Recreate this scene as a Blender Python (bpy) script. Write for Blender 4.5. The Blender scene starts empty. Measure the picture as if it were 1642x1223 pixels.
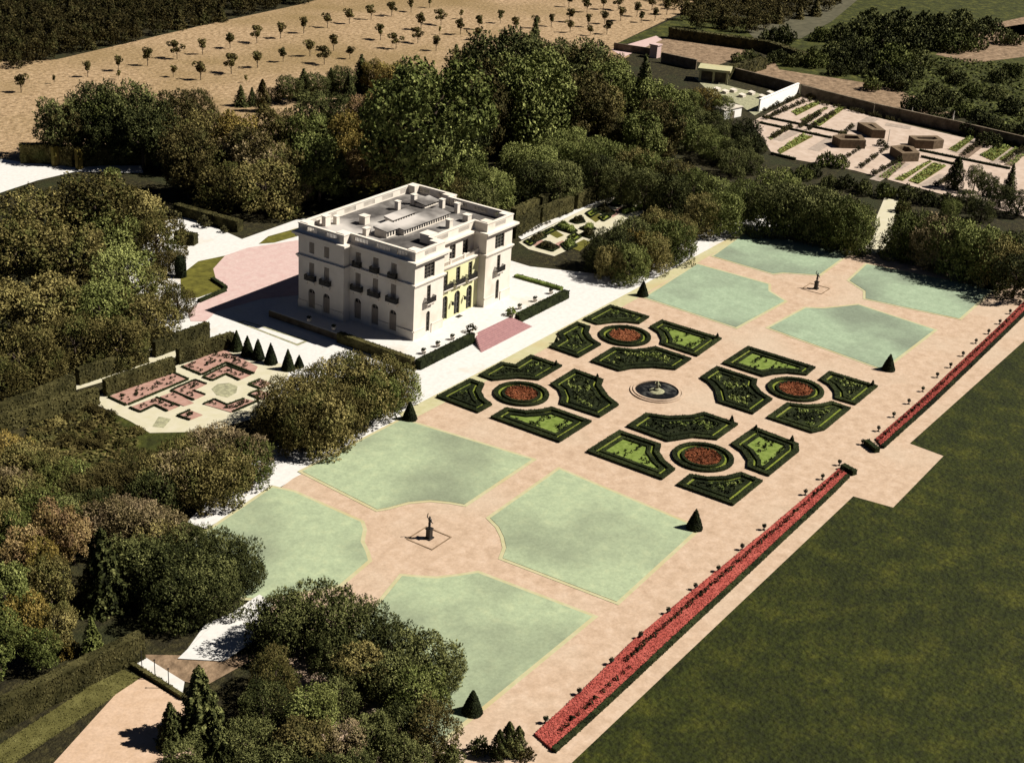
import bpy, math, random
import numpy as np
from mathutils import Vector, Matrix, Euler

sc = bpy.context.scene
COL = sc.collection
rnd = random.Random(7)

# ---------------------------------------------------------------- camera, light, exposure
PW, PH, FPX = 1642.0, 1223.0, 2346.4367
CAM = Vector((-217.88653, -109.63453, 111.09598))
CROT = Euler((1.1412147, -0.0576974, -0.9676448), 'XYZ')
cd = bpy.data.cameras.new('camera'); cam = bpy.data.objects.new('camera', cd); COL.objects.link(cam)
cam.location = CAM; cam.rotation_euler = CROT
cd.sensor_width = 36; cd.sensor_fit = 'HORIZONTAL'; cd.lens = FPX / PW * 36
cd.clip_start = 1; cd.clip_end = 6000
sc.camera = cam

SUN_EL = math.radians(46)
SDIR = Vector((0.61, -0.79, 0)).normalized() * math.cos(SUN_EL) + Vector((0, 0, math.sin(SUN_EL)))
sl = bpy.data.lights.new('sun', 'SUN'); so = bpy.data.objects.new('sun', sl); COL.objects.link(so)
sl.energy = 5.0; sl.angle = math.radians(0.5); sl.color = (1, 0.94, 0.84)
so.rotation_euler = SDIR.to_track_quat('Z', 'Y').to_euler(); so.location = (0, -100, 200)
w = bpy.data.worlds.new('World'); sc.world = w; w.use_nodes = True
nt = w.node_tree; bg = nt.nodes['Background']
sky = nt.nodes.new('ShaderNodeTexSky'); sky.sky_type = 'NISHITA'; sky.sun_disc = False
sky.sun_elevation = SUN_EL; sky.sun_rotation = math.atan2(SDIR.x, SDIR.y)
nt.links.new(sky.outputs[0], bg.inputs[0]); bg.inputs[1].default_value = 0.05
sky.air_density = 0.12; sky.dust_density = 0.05; sky.ozone_density = 1.0   # deep, dry, very clear sky
sc.view_settings.view_transform = 'Standard'; sc.view_settings.look = 'None'
sc.view_settings.exposure = 1.0; sc.view_settings.gamma = 1

# ---------------------------------------------------------------- helpers
RM = CROT.to_matrix()
def G(px, py, z=0.0):
    """the point of the real ground (or of height z) that a spot of the survey photograph shows"""
    d = RM @ Vector(((px - PW / 2) / FPX, (PH / 2 - py) / FPX, -1))
    t = (z - CAM.z) / d.z
    return CAM + d * t
def Z(ox, oy, s, pts): return [(ox + x / s, oy + y / s) for x, y in pts]
def pg(pts, z=0.0): return [(lambda p: (p.x, p.y))(G(x, y, z)) for x, y in pts]
def project(p):
    q = RM.transposed() @ (Vector(p) - CAM)
    return PW / 2 + FPX * q.x / -q.z, PH / 2 - FPX * q.y / -q.z
def height_at(base, py):
    lo, hi = 0.0, 80.0
    for _ in range(40):
        m = (lo + hi) / 2
        if project((base.x, base.y, m))[1] > py: lo = m
        else: hi = m
    return lo

class MB:
    """collects faces and links them as one mesh object"""
    def __init__(s): s.v = []; s.f = []; s.m = []; s.mi = 0
    def add(s, vs, fs):
        n = len(s.v); s.v += [tuple(v) for v in vs]; s.f += [tuple(i + n for i in f) for f in fs]; s.m += [s.mi] * len(fs)
    def box(s, x0, x1, y0, y1, z0, z1):
        s.add([(x0,y0,z0),(x1,y0,z0),(x1,y1,z0),(x0,y1,z0),(x0,y0,z1),(x1,y0,z1),(x1,y1,z1),(x0,y1,z1)],
              [(0,3,2,1),(4,5,6,7),(0,1,5,4),(1,2,6,5),(2,3,7,6),(3,0,4,7)])
    def obox(s, a, b, wdt, z0, z1):
        a = Vector(a[:2]); b = Vector(b[:2]); d = (b - a).normalized(); n = Vector((-d.y, d.x)) * wdt / 2
        s.prism([tuple(a - n), tuple(b - n), tuple(b + n), tuple(a + n)], z0, z1)
    def prism(s, poly, z0, z1):
        poly = ccw(poly); n = len(poly)
        s.add([(x, y, z0) for x, y in poly] + [(x, y, z1) for x, y in poly],
              [tuple(range(n, 2 * n)), tuple(reversed(range(n)))] + [(i, (i + 1) % n, n + (i + 1) % n, n + i) for i in range(n)])
    def ring(s, outer, inner, z0, z1):
        n = len(outer)
        s.add([(x, y, z0) for x, y in outer] + [(x, y, z1) for x, y in outer] + [(x, y, z0) for x, y in inner] + [(x, y, z1) for x, y in inner],
              [f for i in range(n) for j in [(i + 1) % n] for f in ((i, j, n + j, n + i), (n + i, n + j, 3 * n + j, 3 * n + i), (3 * n + i, 3 * n + j, 2 * n + j, 2 * n + i))])
    def sheet(s, poly, z):
        poly = ccw(poly); s.add([(x, y, z) for x, y in poly], [tuple(range(len(poly)))])
    def lathe(s, prof, n=12, c=(0, 0, 0)):
        k = len(prof); vs = []
        for r, z in prof:
            for i in range(n):
                a = 2 * math.pi * i / n; vs.append((c[0] + r * math.cos(a), c[1] + r * math.sin(a), c[2] + z))
        fs = [(j * n + i, j * n + (i + 1) % n, (j + 1) * n + (i + 1) % n, (j + 1) * n + i) for j in range(k - 1) for i in range(n)]
        fs += [tuple(reversed(range(n))), tuple(range((k - 1) * n, k * n))]
        s.add(vs, fs)
    def tube(s, pts, rad, n=6):
        pts = [Vector(p) for p in pts]
        if not hasattr(rad, '__len__'): rad = [rad] * len(pts)
        vs = []
        for i, p in enumerate(pts):
            d = (pts[min(i + 1, len(pts) - 1)] - pts[max(i - 1, 0)]).normalized()
            u = d.orthogonal().normalized(); v = d.cross(u)
            for k in range(n):
                a = 2 * math.pi * k / n; vs.append(p + (u * math.cos(a) + v * math.sin(a)) * rad[i])
        m = len(pts)
        fs = [(j * n + i, j * n + (i + 1) % n, (j + 1) * n + (i + 1) % n, (j + 1) * n + i) for j in range(m - 1) for i in range(n)]
        fs += [tuple(reversed(range(n))), tuple(range((m - 1) * n, m * n))]
        s.add(vs, fs)
    def cards(s, P, N, wd, ht, up=0.6, rng=None):
        c = card_arrays(P, N, wd, ht, up, rng)
        n = len(s.v); k = len(P)
        s.v += [tuple(v) for v in c.reshape(-1, 3)]
        s.f += [(n + 4 * i, n + 4 * i + 1, n + 4 * i + 2, n + 4 * i + 3) for i in range(k)]; s.m += [s.mi] * k
    def mesh(s, name, mats, smooth=False):
        me = bpy.data.meshes.new(name); me.from_pydata(s.v, [], s.f)
        for m in (mats if isinstance(mats, (list, tuple)) else [mats]): me.materials.append(m)
        me.polygons.foreach_set('material_index', s.m)
        if smooth: me.polygons.foreach_set('use_smooth', [True] * len(s.f))
        me.update(); return me
    def build(s, name, mats, parent=None, smooth=False, loc=None):
        return link(name, s.mesh(name, mats, smooth), parent, loc)
def link(name, me, parent=None, loc=None):
    o = bpy.data.objects.new(name, me); COL.objects.link(o); o.parent = parent
    if loc is not None: o.location = loc
    return o
def tag(o, label=None, cat=None, group=None, kind=None):
    if label: o['label'] = label
    if cat: o['category'] = cat
    if group: o['group'] = group
    if kind: o['kind'] = kind
    return o
def thing(name, label, cat, loc=(0, 0, 0), rz=0, group=None):
    o = bpy.data.objects.new(name, None); COL.objects.link(o); o.empty_display_size = 0.5
    o.location = loc; o.rotation_euler = (0, 0, rz)
    return tag(o, label, cat, group)
def ground(name, mb, m, label): return tag(mb.build(name, m), label, 'ground', kind='structure')
def ccw(p):
    a = sum(p[i][0] * p[(i + 1) % len(p)][1] - p[(i + 1) % len(p)][0] * p[i][1] for i in range(len(p)))
    return list(p) if a > 0 else list(reversed(p))
def inset(poly, d):
    poly = ccw(poly); n = len(poly); out = []
    for i in range(n):
        a, b, c = Vector(poly[i - 1]), Vector(poly[i]), Vector(poly[(i + 1) % n])
        e1 = (b - a).normalized(); e2 = (c - b).normalized()
        n1 = Vector((-e1.y, e1.x)); n2 = Vector((-e2.y, e2.x)); m = n1 + n2
        if m.length < 1e-4: m = n1
        m.normalize(); k = d / max(0.45, m.dot(n1)); out.append(tuple(b + m * k))
    return out
def densify(poly, step):
    out = []
    for i in range(len(poly)):
        a, b = Vector(poly[i]), Vector(poly[(i + 1) % len(poly)]); n = max(1, int((b - a).length / step))
        out += [tuple(a.lerp(b, k / n)) for k in range(n)]
    return out
def inside(p, poly):
    x, y = p; c = False; n = len(poly)
    for i in range(n):
        x1, y1 = poly[i]; x2, y2 = poly[i - 1]
        if (y1 > y) != (y2 > y) and x < (x2 - x1) * (y - y1) / (y2 - y1) + x1: c = not c
    return c
def scatter(poly, n, rng):
    xs = [p[0] for p in poly]; ys = [p[1] for p in poly]; out = []; t = 0
    while len(out) < n and t < n * 40:
        t += 1; p = (rng.uniform(min(xs), max(xs)), rng.uniform(min(ys), max(ys)))
        if inside(p, poly): out.append(p)
    return out
def area(p): return abs(sum(p[i][0] * p[(i + 1) % len(p)][1] - p[(i + 1) % len(p)][0] * p[i][1] for i in range(len(p)))) / 2
def card_arrays(P, N, wd, ht, up, rng, jit=.45):
    P = np.asarray(P, float); N = np.asarray(N, float); k = len(P)
    rng = rng or np.random.default_rng(1)
    N = N + rng.normal(0, jit, N.shape); N /= np.linalg.norm(N, axis=1)[:, None] + 1e-9
    U = np.zeros((k, 3)); U[:, 2] = up; U += rng.normal(0, .55, (k, 3))
    U -= N * (U * N).sum(1)[:, None]; U /= np.linalg.norm(U, axis=1)[:, None] + 1e-9
    V = np.cross(N, U)
    wd = np.broadcast_to(wd, (k,)) * rng.uniform(.6, 1.35, k); ht = np.broadcast_to(ht, (k,)) * rng.uniform(.6, 1.35, k)
    U = U * ht[:, None] / 2; V = V * wd[:, None] / 2
    return np.stack([P - U, P + V * .9 - U * .1, P + U, P - V - U * .05], 1)
def arr_mesh(name, quads, mat):
    k = len(quads); me = bpy.data.meshes.new(name)
    me.vertices.add(4 * k); me.vertices.foreach_set('co', quads.reshape(-1).astype(np.float32))
    me.loops.add(4 * k); me.loops.foreach_set('vertex_index', np.arange(4 * k, dtype=np.int32))
    me.polygons.add(k); me.polygons.foreach_set('loop_start', np.arange(0, 4 * k, 4, dtype=np.int32))
    me.update(calc_edges=True); me.materials.append(mat); return me

# ---------------------------------------------------------------- materials
def S(r, g, b):
    f = lambda c: c / 12.92 if c <= .04045 else ((c + .055) / 1.055) ** 2.4
    return (f(r) * .41, f(g) * .41, f(b) * .42, 1)   # seen sunlit colour -> surface colour
def mat(name, stops, scale=1.0, rough=.85, spec=.15, detail=6, bump=0.0, bscale=None, stretch=None, second=None, grain=None):
    """noise-ramped procedural material in real-world metres; stops = [(pos, colour), ...]"""
    m = bpy.data.materials.new(name); m.use_nodes = True; t = m.node_tree; L = t.links
    b = t.nodes['Principled BSDF']; b.inputs['Roughness'].default_value = rough; b.inputs['Specular IOR Level'].default_value = spec
    geo = t.nodes.new('ShaderNodeNewGeometry'); mp = t.nodes.new('ShaderNodeMapping')
    L.new(geo.outputs['Position'], mp.inputs[0])
    if stretch: mp.inputs['Scale'].default_value = stretch
    n = t.nodes.new('ShaderNodeTexNoise'); n.inputs['Scale'].default_value = scale; n.inputs['Detail'].default_value = detail; n.inputs['Roughness'].default_value = .65
    L.new(mp.outputs[0], n.inputs['Vector'])
    r = t.nodes.new('ShaderNodeValToRGB'); e = r.color_ramp.elements
    while len(e) < len(stops): e.new(.5)
    for i, (p, c) in enumerate(stops): e[i].position = p; e[i].color = c
    L.new(n.outputs[0], r.inputs[0]); out = r.outputs[0]
    if second:                       # (scale, lo, hi, colour): large patches of another colour
        n2 = t.nodes.new('ShaderNodeTexNoise'); n2.inputs['Scale'].default_value = second[0]; n2.inputs['Detail'].default_value = 4
        L.new(geo.outputs['Position'], n2.inputs['Vector'])
        mr = t.nodes.new('ShaderNodeMapRange'); mr.inputs[1].default_value = second[1]; mr.inputs[2].default_value = second[2]
        L.new(n2.outputs[0], mr.inputs[0])
        mx = t.nodes.new('ShaderNodeMix'); mx.data_type = 'RGBA'; L.new(mr.outputs[0], mx.inputs[0]); L.new(out, mx.inputs[6]); mx.inputs[7].default_value = second[3]
        out = mx.outputs[2]
    if grain:                        # (scale, amount): fine stones, blades and tufts lighter or darker than the rest
        n4 = t.nodes.new('ShaderNodeTexNoise'); n4.inputs['Scale'].default_value = grain[0]; n4.inputs['Detail'].default_value = 3; n4.inputs['Roughness'].default_value = .7
        L.new(geo.outputs['Position'], n4.inputs['Vector'])
        m4 = t.nodes.new('ShaderNodeMapRange'); m4.inputs[1].default_value = .3; m4.inputs[2].default_value = .7; m4.inputs[3].default_value = 1 - grain[1]; m4.inputs[4].default_value = 1 + grain[1]
        L.new(n4.outputs[0], m4.inputs[0])
        v4 = t.nodes.new('ShaderNodeVectorMath'); v4.operation = 'SCALE'; L.new(out, v4.inputs[0]); L.new(m4.outputs[0], v4.inputs['Scale']); out = v4.outputs[0]
    L.new(out, b.inputs['Base Color'])
    if bump:
        n3 = t.nodes.new('ShaderNodeTexNoise'); n3.inputs['Scale'].default_value = bscale or scale * 4; n3.inputs['Detail'].default_value = 4
        L.new(geo.outputs['Position'], n3.inputs['Vector'])
        bp = t.nodes.new('ShaderNodeBump'); bp.inputs['Strength'].default_value = 1; bp.inputs['Distance'].default_value = bump
        L.new(n3.outputs[0], bp.inputs['Height']); L.new(bp.outputs[0], b.inputs['Normal'])
    return m
def flat(name, c, rough=.7, spec=.2, var=.12, scale=1.5):
    k = lambda f: (c[0] * f, c[1] * f, c[2] * f, 1)
    return mat(name, [(.3, k(1 - var)), (.7, k(1 + var))], scale, rough, spec)
def leaf(name, c0, c1, c2, tint=None, amt=.0):
    """foliage: colour differs leaf by leaf, clump by clump and tree by tree"""
    m = bpy.data.materials.new(name); m.use_nodes = True; t = m.node_tree; L = t.links
    b = t.nodes['Principled BSDF']; b.inputs['Roughness'].default_value = .75; b.inputs['Specular IOR Level'].default_value = .08
    geo = t.nodes.new('ShaderNodeNewGeometry'); oi = t.nodes.new('ShaderNodeObjectInfo')
    n = t.nodes.new('ShaderNodeTexNoise'); n.inputs['Scale'].default_value = .45; n.inputs['Detail'].default_value = 3
    L.new(geo.outputs['Position'], n.inputs['Vector'])
    a = t.nodes.new('ShaderNodeMath'); a.operation = 'MULTIPLY_ADD'; a.inputs[1].default_value = .36
    L.new(geo.outputs['Random Per Island'], a.inputs[0])
    a2 = t.nodes.new('ShaderNodeMath'); a2.operation = 'MULTIPLY_ADD'; a2.inputs[1].default_value = .9; a2.inputs[2].default_value = -.12
    L.new(n.outputs[0], a2.inputs[0])
    a3 = t.nodes.new('ShaderNodeMath'); a3.operation = 'MULTIPLY_ADD'; a3.inputs[1].default_value = .30
    L.new(oi.outputs['Random'], a3.inputs[0]); L.new(a2.outputs[0], a3.inputs[2]); L.new(a3.outputs[0], a.inputs[2])
    sb = t.nodes.new('ShaderNodeMath'); sb.operation = 'SUBTRACT'; sb.inputs[1].default_value = .11; L.new(a.outputs[0], sb.inputs[0])
    r = t.nodes.new('ShaderNodeValToRGB'); e = r.color_ramp.elements; e.new(.5)
    for i, (p, c) in enumerate([(.15, c0), (.5, c1), (.92, c2)]): e[i].position = p; e[i].color = (*c, 1)
    L.new(sb.outputs[0], r.inputs[0]); out = r.outputs[0]
    if tint:
        n2 = t.nodes.new('ShaderNodeTexNoise'); n2.inputs['Scale'].default_value = .22; n2.inputs['Detail'].default_value = 2
        L.new(geo.outputs['Position'], n2.inputs['Vector'])
        mr = t.nodes.new('ShaderNodeMapRange'); mr.inputs[1].default_value = .5; mr.inputs[2].default_value = .68; mr.inputs[4].default_value = amt
        L.new(n2.outputs[0], mr.inputs[0])
        mx = t.nodes.new('ShaderNodeMix'); mx.data_type = 'RGBA'; L.new(mr.outputs[0], mx.inputs[0]); L.new(out, mx.inputs[6]); mx.inputs[7].default_value = (*tint, 1)
        out = mx.outputs[2]
    L.new(out, b.inputs['Base Color']); return m

M = {}
M['soil'] = mat('undergrowth', [(.3, (.006, .005, .002, 1)), (.5, (.017, .0145, .005, 1)), (.72, (.05, .043, .015, 1))], .8, detail=10, second=(.09, .5, .7, (.018, .020, .006, 1)), bump=.3, grain=(1.2, .5))  # brown undergrowth, darkened so its colour also carries the groves' shadows
M['field'] = mat('stubble', [(.3, S(.55, .45, .32)), (.5, S(.80, .68, .52)), (.75, S(.93, .81, .65))], .55, detail=9, second=(.02, .46, .70, S(.66, .56, .38)), grain=(.9, .22), bump=.5, bscale=.8)
M['fallow'] = mat('fallow', [(.3, S(.46, .38, .29)), (.55, S(.70, .59, .47)), (.8, S(.86, .75, .62))], .4, detail=8, bump=.5, bscale=.6)
M['roughgrass'] = mat('roughgrass', [(.3, S(.16, .17, .05)), (.52, S(.30, .32, .11)), (.75, S(.50, .49, .21))], .25, detail=8, bump=.6, bscale=.7)
M['track'] = mat('track', [(.3, S(.34, .33, .25)), (.7, S(.48, .46, .36))], .3)
M['gravel'] = mat('white_gravel', [(.3, (.41, .40, .385, 1)), (.7, (.49, .48, .46, 1))], 1.2, second=(.08, .6, .8, S(.95, .88, .74)))
M['sand'] = mat('pink_gravel', [(.25, S(.83, .71, .59)), (.5, S(.93, .81, .69)), (.75, S(1.0, .89, .78))], .5, detail=9, second=(.045, .5, .75, S(.95, .86, .75)), grain=(2.6, .11))
M['sand2'] = mat('warm_sand', [(.25, S(.90, .76, .62)), (.75, S(1.0, .87, .75))], .5, detail=8, grain=(3, .12))
M['cream'] = mat('cream_edge', [(.3, S(.86, .84, .63)), (.7, S(.94, .91, .74))], .8, second=(.1, .5, .7, S(.90, .83, .62)))
M['mint'] = mat('pale_lawn', [(.3, S(.74, .80, .65)), (.5, S(.79, .855, .69)), (.7, S(.85, .90, .72))], .5, detail=12, second=(.04, .46, .64, S(.64, .685, .565)), grain=(2.2, .13))
M['mint2'] = mat('pale_lawn_far', [(.3, S(.70, .78, .65)), (.5, S(.74, .825, .69)), (.7, S(.79, .87, .73))], .5, detail=12, second=(.045, .45, .63, S(.61, .665, .57)), grain=(1.8, .13))
M['lawn'] = mat('meadow', [(.28, S(.135, .165, .015)), (.5, S(.22, .245, .035)), (.75, S(.36, .36, .09))], .2, detail=12, second=(.03, .45, .8, S(.16, .185, .02)), grain=(1.5, .6), bump=.35, bscale=1.6)
M['forecourt'] = mat('pink_forecourt', [(.3, S(.95, .80, .77)), (.7, S(1.0, .89, .85))], .6, detail=9, grain=(2, .08))
M['stone'] = mat('pale_stone', [(.3, (.51, .465, .405, 1)), (.7, (.58, .53, .465, 1))], .5, second=(.15, .55, .85, (.37, .31, .245, 1)))
M['yellow'] = mat('yellow_render', [(.3, (.48, .46, .26, 1)), (.7, (.56, .54, .32, 1))], .5)
M['roof'] = mat('roof_felt', [(.3, S(.26, .25, .24)), (.55, S(.50, .48, .46)), (.8, S(.80, .78, .74))], .22, detail=9, second=(.06, .47, .60, S(.95, .92, .88)))
M['iron'] = flat('black_iron', (.012, .011, .01), .5, .3)
M['pane'] = flat('window_glass', (.012, .012, .014), .15, .5)
M['shutter'] = flat('closed_shutter', (.20, .17, .14), .7)
M['frame'] = flat('window_frame', (.10, .09, .075), .6)
M['palewood'] = flat('pale_wood', (.42, .38, .32), .7)
M['steps'] = mat('pink_steps', [(.3, S(.74, .56, .56)), (.7, S(.86, .66, .65))], 1.5)
M['urn'] = flat('dark_urn', (.03, .028, .022), .8)
M['bronze'] = flat('dark_bronze', (.012, .011, .01), .45, .4)
M['water'] = mat('basin_water', [(.5, (.006, .006, .006, 1)), (.68, (.06, .06, .055, 1))], .5, .35, .15)
M['bark'] = mat('bark', [(.3, (.03, .022, .015, 1)), (.7, (.075, .055, .038, 1))], 2, stretch=(1, 1, .2), bump=.05)
M['wall_dark'] = mat('old_wall', [(.3, S(.40, .35, .28)), (.55, S(.58, .52, .43)), (.8, S(.76, .70, .60))], .5, detail=8, bump=.05)
M['block'] = mat('brown_hedge', [(.3, S(.44, .37, .28)), (.7, S(.64, .55, .44))], 1.2)
M['lime'] = mat('lime_turf', [(.3, S(.46, .55, .20)), (.7, S(.64, .72, .36))], 1.2)
M['strip'] = mat('strip_turf', [(.3, S(.45, .55, .16)), (.7, S(.66, .68, .28))], 1.2)
M['bedsoil'] = mat('bed_soil', [(.3, S(.10, .12, .04)), (.7, S(.20, .24, .08))], 1.1)
M['rosesoil'] = mat('rose_soil', [(.3, S(.76, .58, .51)), (.7, S(.89, .72, .65))], .9)
M['creampath'] = mat('cream_path', [(.3, S(.94, .91, .76)), (.7, S(.99, .96, .85))], .5)
M['grey_patch'] = mat('worn_patch', [(.35, S(.62, .61, .50)), (.65, S(.86, .85, .68))], 1.3)
M['turf'] = mat('olive_turf', [(.3, S(.34, .33, .12)), (.7, S(.56, .54, .22))], .5)
M['plot'] = mat('pink_plot', [(.3, S(.86, .76, .67)), (.7, S(.99, .90, .82))], .35, detail=8)
M['whitewall'] = flat('whitewash', (.66, .64, .60), .7, .1, .05)
M['kitchen_soil'] = mat('grey_row', [(.3, S(.48, .40, .33)), (.7, S(.70, .60, .51))], .8)

M['palebed'] = mat('pale_row', [(.3, S(.70, .62, .55)), (.7, S(.88, .81, .74))], .9)
LV = {  # darkest and palest leaf tones also carry painted shade and highlight
 'o': leaf('olive_leaves', (.011, .0095, .002), (.062, .051, .014), (.34, .285, .105), (.068, .078, .020), .75),
 'g': leaf('green_leaves', (.010, .013, .003), (.060, .074, .016), (.30, .32, .105), (.09, .085, .022), .35),
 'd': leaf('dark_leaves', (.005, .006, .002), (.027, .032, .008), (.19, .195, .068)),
 'y': leaf('golden_leaves', (.03, .021, .004), (.13, .095, .02), (.42, .31, .10), (.10, .10, .025), .5),
 'p': leaf('dusky_leaves', (.012, .0095, .0035), (.070, .054, .020), (.33, .26, .14), (.20, .145, .09), .5),
 'a': leaf('autumn_leaves', (.025, .017, .005), (.13, .088, .028), (.46, .34, .16), (.36, .22, .14), .5),
 'b': leaf('brown_leaves', (.008, .007, .002), (.040, .032, .009), (.17, .14, .05), (.045, .05, .014), .6),
 's': leaf('scrub_leaves', (.009, .011, .002), (.048, .057, .012), (.20, .215, .065)),
}
M['hedge'] = leaf('hedge_leaves', (.006, .006, .002), (.026, .024, .008), (.085, .075, .028))
M['verge'] = leaf('verge_grass', (.03, .028, .008), (.07, .065, .02), (.15, .14, .05))
M['box'] = leaf('box_leaves', (.003, .0045, .0015), (.009, .0125, .004), (.028, .035, .011))
M['lightbox'] = leaf('light_box_leaves', (.02, .03, .006), (.10, .13, .03), (.28, .31, .09))
M['red'] = leaf('red_flowers', (.15, .026, .02), (.27, .055, .043), (.34, .09, .07))
M['rust'] = leaf('rust_flowers', (.02, .008, .003), (.12, .035, .014), (.26, .10, .045))
# ---------------------------------------------------------------- the ground
def pm(mb, polys, z):
    for p in polys: mb.sheet(pg(p), z)
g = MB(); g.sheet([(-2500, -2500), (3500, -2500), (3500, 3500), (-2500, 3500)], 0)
ground('ground', g, M['soil'], 'ground under the trees, darkened in colour for their shade')
g = MB(); pm(g, [[(-400, 255), (-60, 100), (90, 96), (330, 40), (480, 8), (600, -25), (1150, -25), (1090, 22), (985, 72), (1010, 90), (900, 150), (500, 210), (60, 262)]], .03)
ground('field', g, M['field'], 'tan stubble slope of the young orchard')
g = MB(); pm(g, [[(1010, 74), (1090, 58), (1165, 62), (1210, 84), (1148, 106), (1085, 92)], [(1150, 112), (1270, 92), (1372, 122), (1452, 148), (1540, 188), (1430, 176), (1290, 136)]], .04)
ground('fallow_field', g, M['fallow'], 'brown fallow plots beyond the kitchen garden wall')
g = MB(); pm(g, [[(1250, 112), (1215, 60), (1350, -20), (1420, -60), (2100, -60), (2100, 330), (1700, 262), (1540, 180), (1420, 138)], [(980, 74), (1100, 22), (1230, 30), (1215, 60), (1150, 62), (1060, 60)]], .05)
ground('rough_meadow', g, M['roughgrass'], 'rough green meadow with scrub beyond the wall')
g = MB(); pm(g, [[(1195, 48), (1262, 28), (1330, -8), (1385, -8), (1335, 34), (1285, 62), (1222, 74)]], .08)
ground('grassy_track', g, M['track'], 'grey green strip of mown grass at the far edge')
g = MB(); pm(g, [[(1500, 88), (1560, 52), (1700, 30), (1720, 70), (1640, 92), (1560, 102)], [(1595, 38), (1660, 24), (1700, 50), (1620, 60)]], .09)
ground('bare_patch', g, M['fallow'], 'bare tan patch in the rough meadow')
g = MB(); pm(g, [[(980, 80), (1052, 58), (1062, 64), (1000, 92)]], .07)
ground('lane', g, M['forecourt'], 'pale pink lane end behind the tall trees')
g = MB(); pm(g, [[(300, 838), (410, 720), (560, 660), (420, 650), (335, 570), (230, 500), (200, 430), (262, 356), (300, 345), (388, 384), (478, 352), (560, 340), (850, 428), (960, 440), (1060, 410), (1180, 345), (1250, 340), (1300, 380), (1180, 420), (1010, 500), (760, 625), (640, 690), (470, 770), (330, 848)],
           [(290, 1056), (330, 1000), (420, 965), (445, 985), (360, 1062)], [(-60, 246), (45, 262), (110, 267), (226, 266), (230, 278), (120, 276), (60, 290), (-60, 330)]], .10)
ground('gravel', g, M['gravel'], 'dazzling white gravel round the mansion')
g = MB(); pm(g, [[(1376, 400), (1400, 384), (1404, 352), (1418, 318), (1440, 322), (1432, 362), (1428, 384), (1412, 404), (1385, 415)]], .09)
ground('path', g, M['creampath'], 'cream path leading out between the far groves')
g = MB(); pm(g, [[(360, 850), (470, 768), (650, 674), (772, 610), (1012, 478), (1202, 371), (1365, 401), (1425, 412), (1640, 462), (1720, 490), (1660, 545), (1476, 706), (1530, 730), (1437, 830), (1380, 800), (918, 1223), (860, 1275), (560, 1275), (430, 1000)]], .14)
ground('terrace', g, M['sand'], 'pink gravel of the great flower terrace')
g = MB(); pm(g, [[(640, 664), (772, 596), (1012, 468), (1196, 368), (1204, 372), (1014, 484), (776, 614), (652, 678)]], .16)
ground('gravel_edge', g, M['cream'], 'cream line between white gravel and pink terrace')
g = MB(); pm(g, [[(878, 1262), (918, 1223), (1368, 797), (1432, 815), (1513, 732), (1459, 712), (1642, 548), (1760, 440), (2200, 500), (2200, 1700), (800, 1700)]], .19)
ground('lawn', g, M['lawn'], 'wide dark green lawn below the terrace')

g = MB(); pm(g, [[(285, 1058), (340, 1005), (416, 955), (440, 970), (415, 1000), (404, 1032), (360, 1062)]], .26); ground('gravel', g, M['gravel'], 'patch of white path between the two near groves')
statues = [(688, 864), (1308, 464)]
LAWNS = [
 [(645, 674), (853, 738), (745, 810), (722, 806), (690, 803), (655, 806), (622, 815), (605, 818), (485, 757)],
 [(437, 783), (470, 790), (578, 838), (582, 850), (578, 870), (586, 886), (590, 900), (545, 938), (425, 962), (340, 955), (310, 870)],
 [(897, 754), (1119, 848), (989, 966), (806, 896), (812, 880), (808, 862), (800, 846), (786, 832)],
 [(645, 925), (668, 927), (700, 929), (735, 925), (766, 920), (950, 990), (742, 1160), (700, 1195), (520, 1080)],
 [(1035, 478), (1118, 425), (1232, 457), (1232, 468), (1258, 484), (1180, 526)],
 [(1144, 412), (1199, 373), (1364, 405), (1313, 442), (1285, 440), (1255, 438), (1240, 440)],
 [(1233, 527), (1292, 495), (1320, 496), (1350, 493), (1376, 490), (1498, 530), (1415, 593)],
 [(1362, 451), (1390, 425), (1592, 465), (1538, 512), (1388, 480), (1388, 468)]]
ledge = MB()
for i, p in enumerate(LAWNS):
    q = ccw(pg(p)); ledge.sheet(inset(q, -.6), .18)
    m_ = MB(); m_.sheet(q, .22)
    ground('lawn_panel', m_, M['mint' if i < 4 else 'mint2'], 'pale mint lawn panel of the terrace with a cream edge')
ground('lawn_edging', ledge, M['cream'], 'cream strips framing the pale lawn panels')

g = MB(); pm(g, [[(300, 500), (345, 468), (363, 462), (346, 448), (342, 432), (360, 411), (398, 398), (478, 386), (500, 440), (520, 470), (420, 480), (348, 500), (330, 516), (306, 516)]], .14)
ground('forecourt', g, M['forecourt'], 'pink gravelled forecourt behind the mansion')
g = MB(); pm(g, [[(290, 442), (318, 420), (361, 411), (342, 432), (346, 448), (364, 462), (318, 478), (290, 480)], [(415, 392), (430, 380), (480, 366), (490, 376), (440, 390)], [(560, 300), (590, 278), (625, 280), (598, 312), (570, 322)], [(605, 300), (650, 278), (690, 285), (640, 306)]], .17)
ground('turf', g, M['turf'], 'olive turf beside the forecourt')
for k_, q in enumerate([[(40, 1275), (205, 1092), (228, 1088), (300, 1128), (330, 1275)]]):
    m_ = MB(); m_.sheet(pg(q), .12); ground('sand_court', m_, M['sand2'], 'bare warm sand court at the corner of the park')
g = MB(); pm(g, [[(222, 1050), (330, 1052), (420, 1050), (330, 1100), (288, 1092)]], .13)
ground('brown_path', g, M['fallow'], 'brown path beside the low white wall')
g = MB(); pm(g, [[(85, 705), (150, 672), (250, 640), (330, 700), (200, 760), (100, 745)]], .06)
ground('dry_bed', g, M['roughgrass'], 'dry grassy bed full of low brown shrubs')
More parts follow.
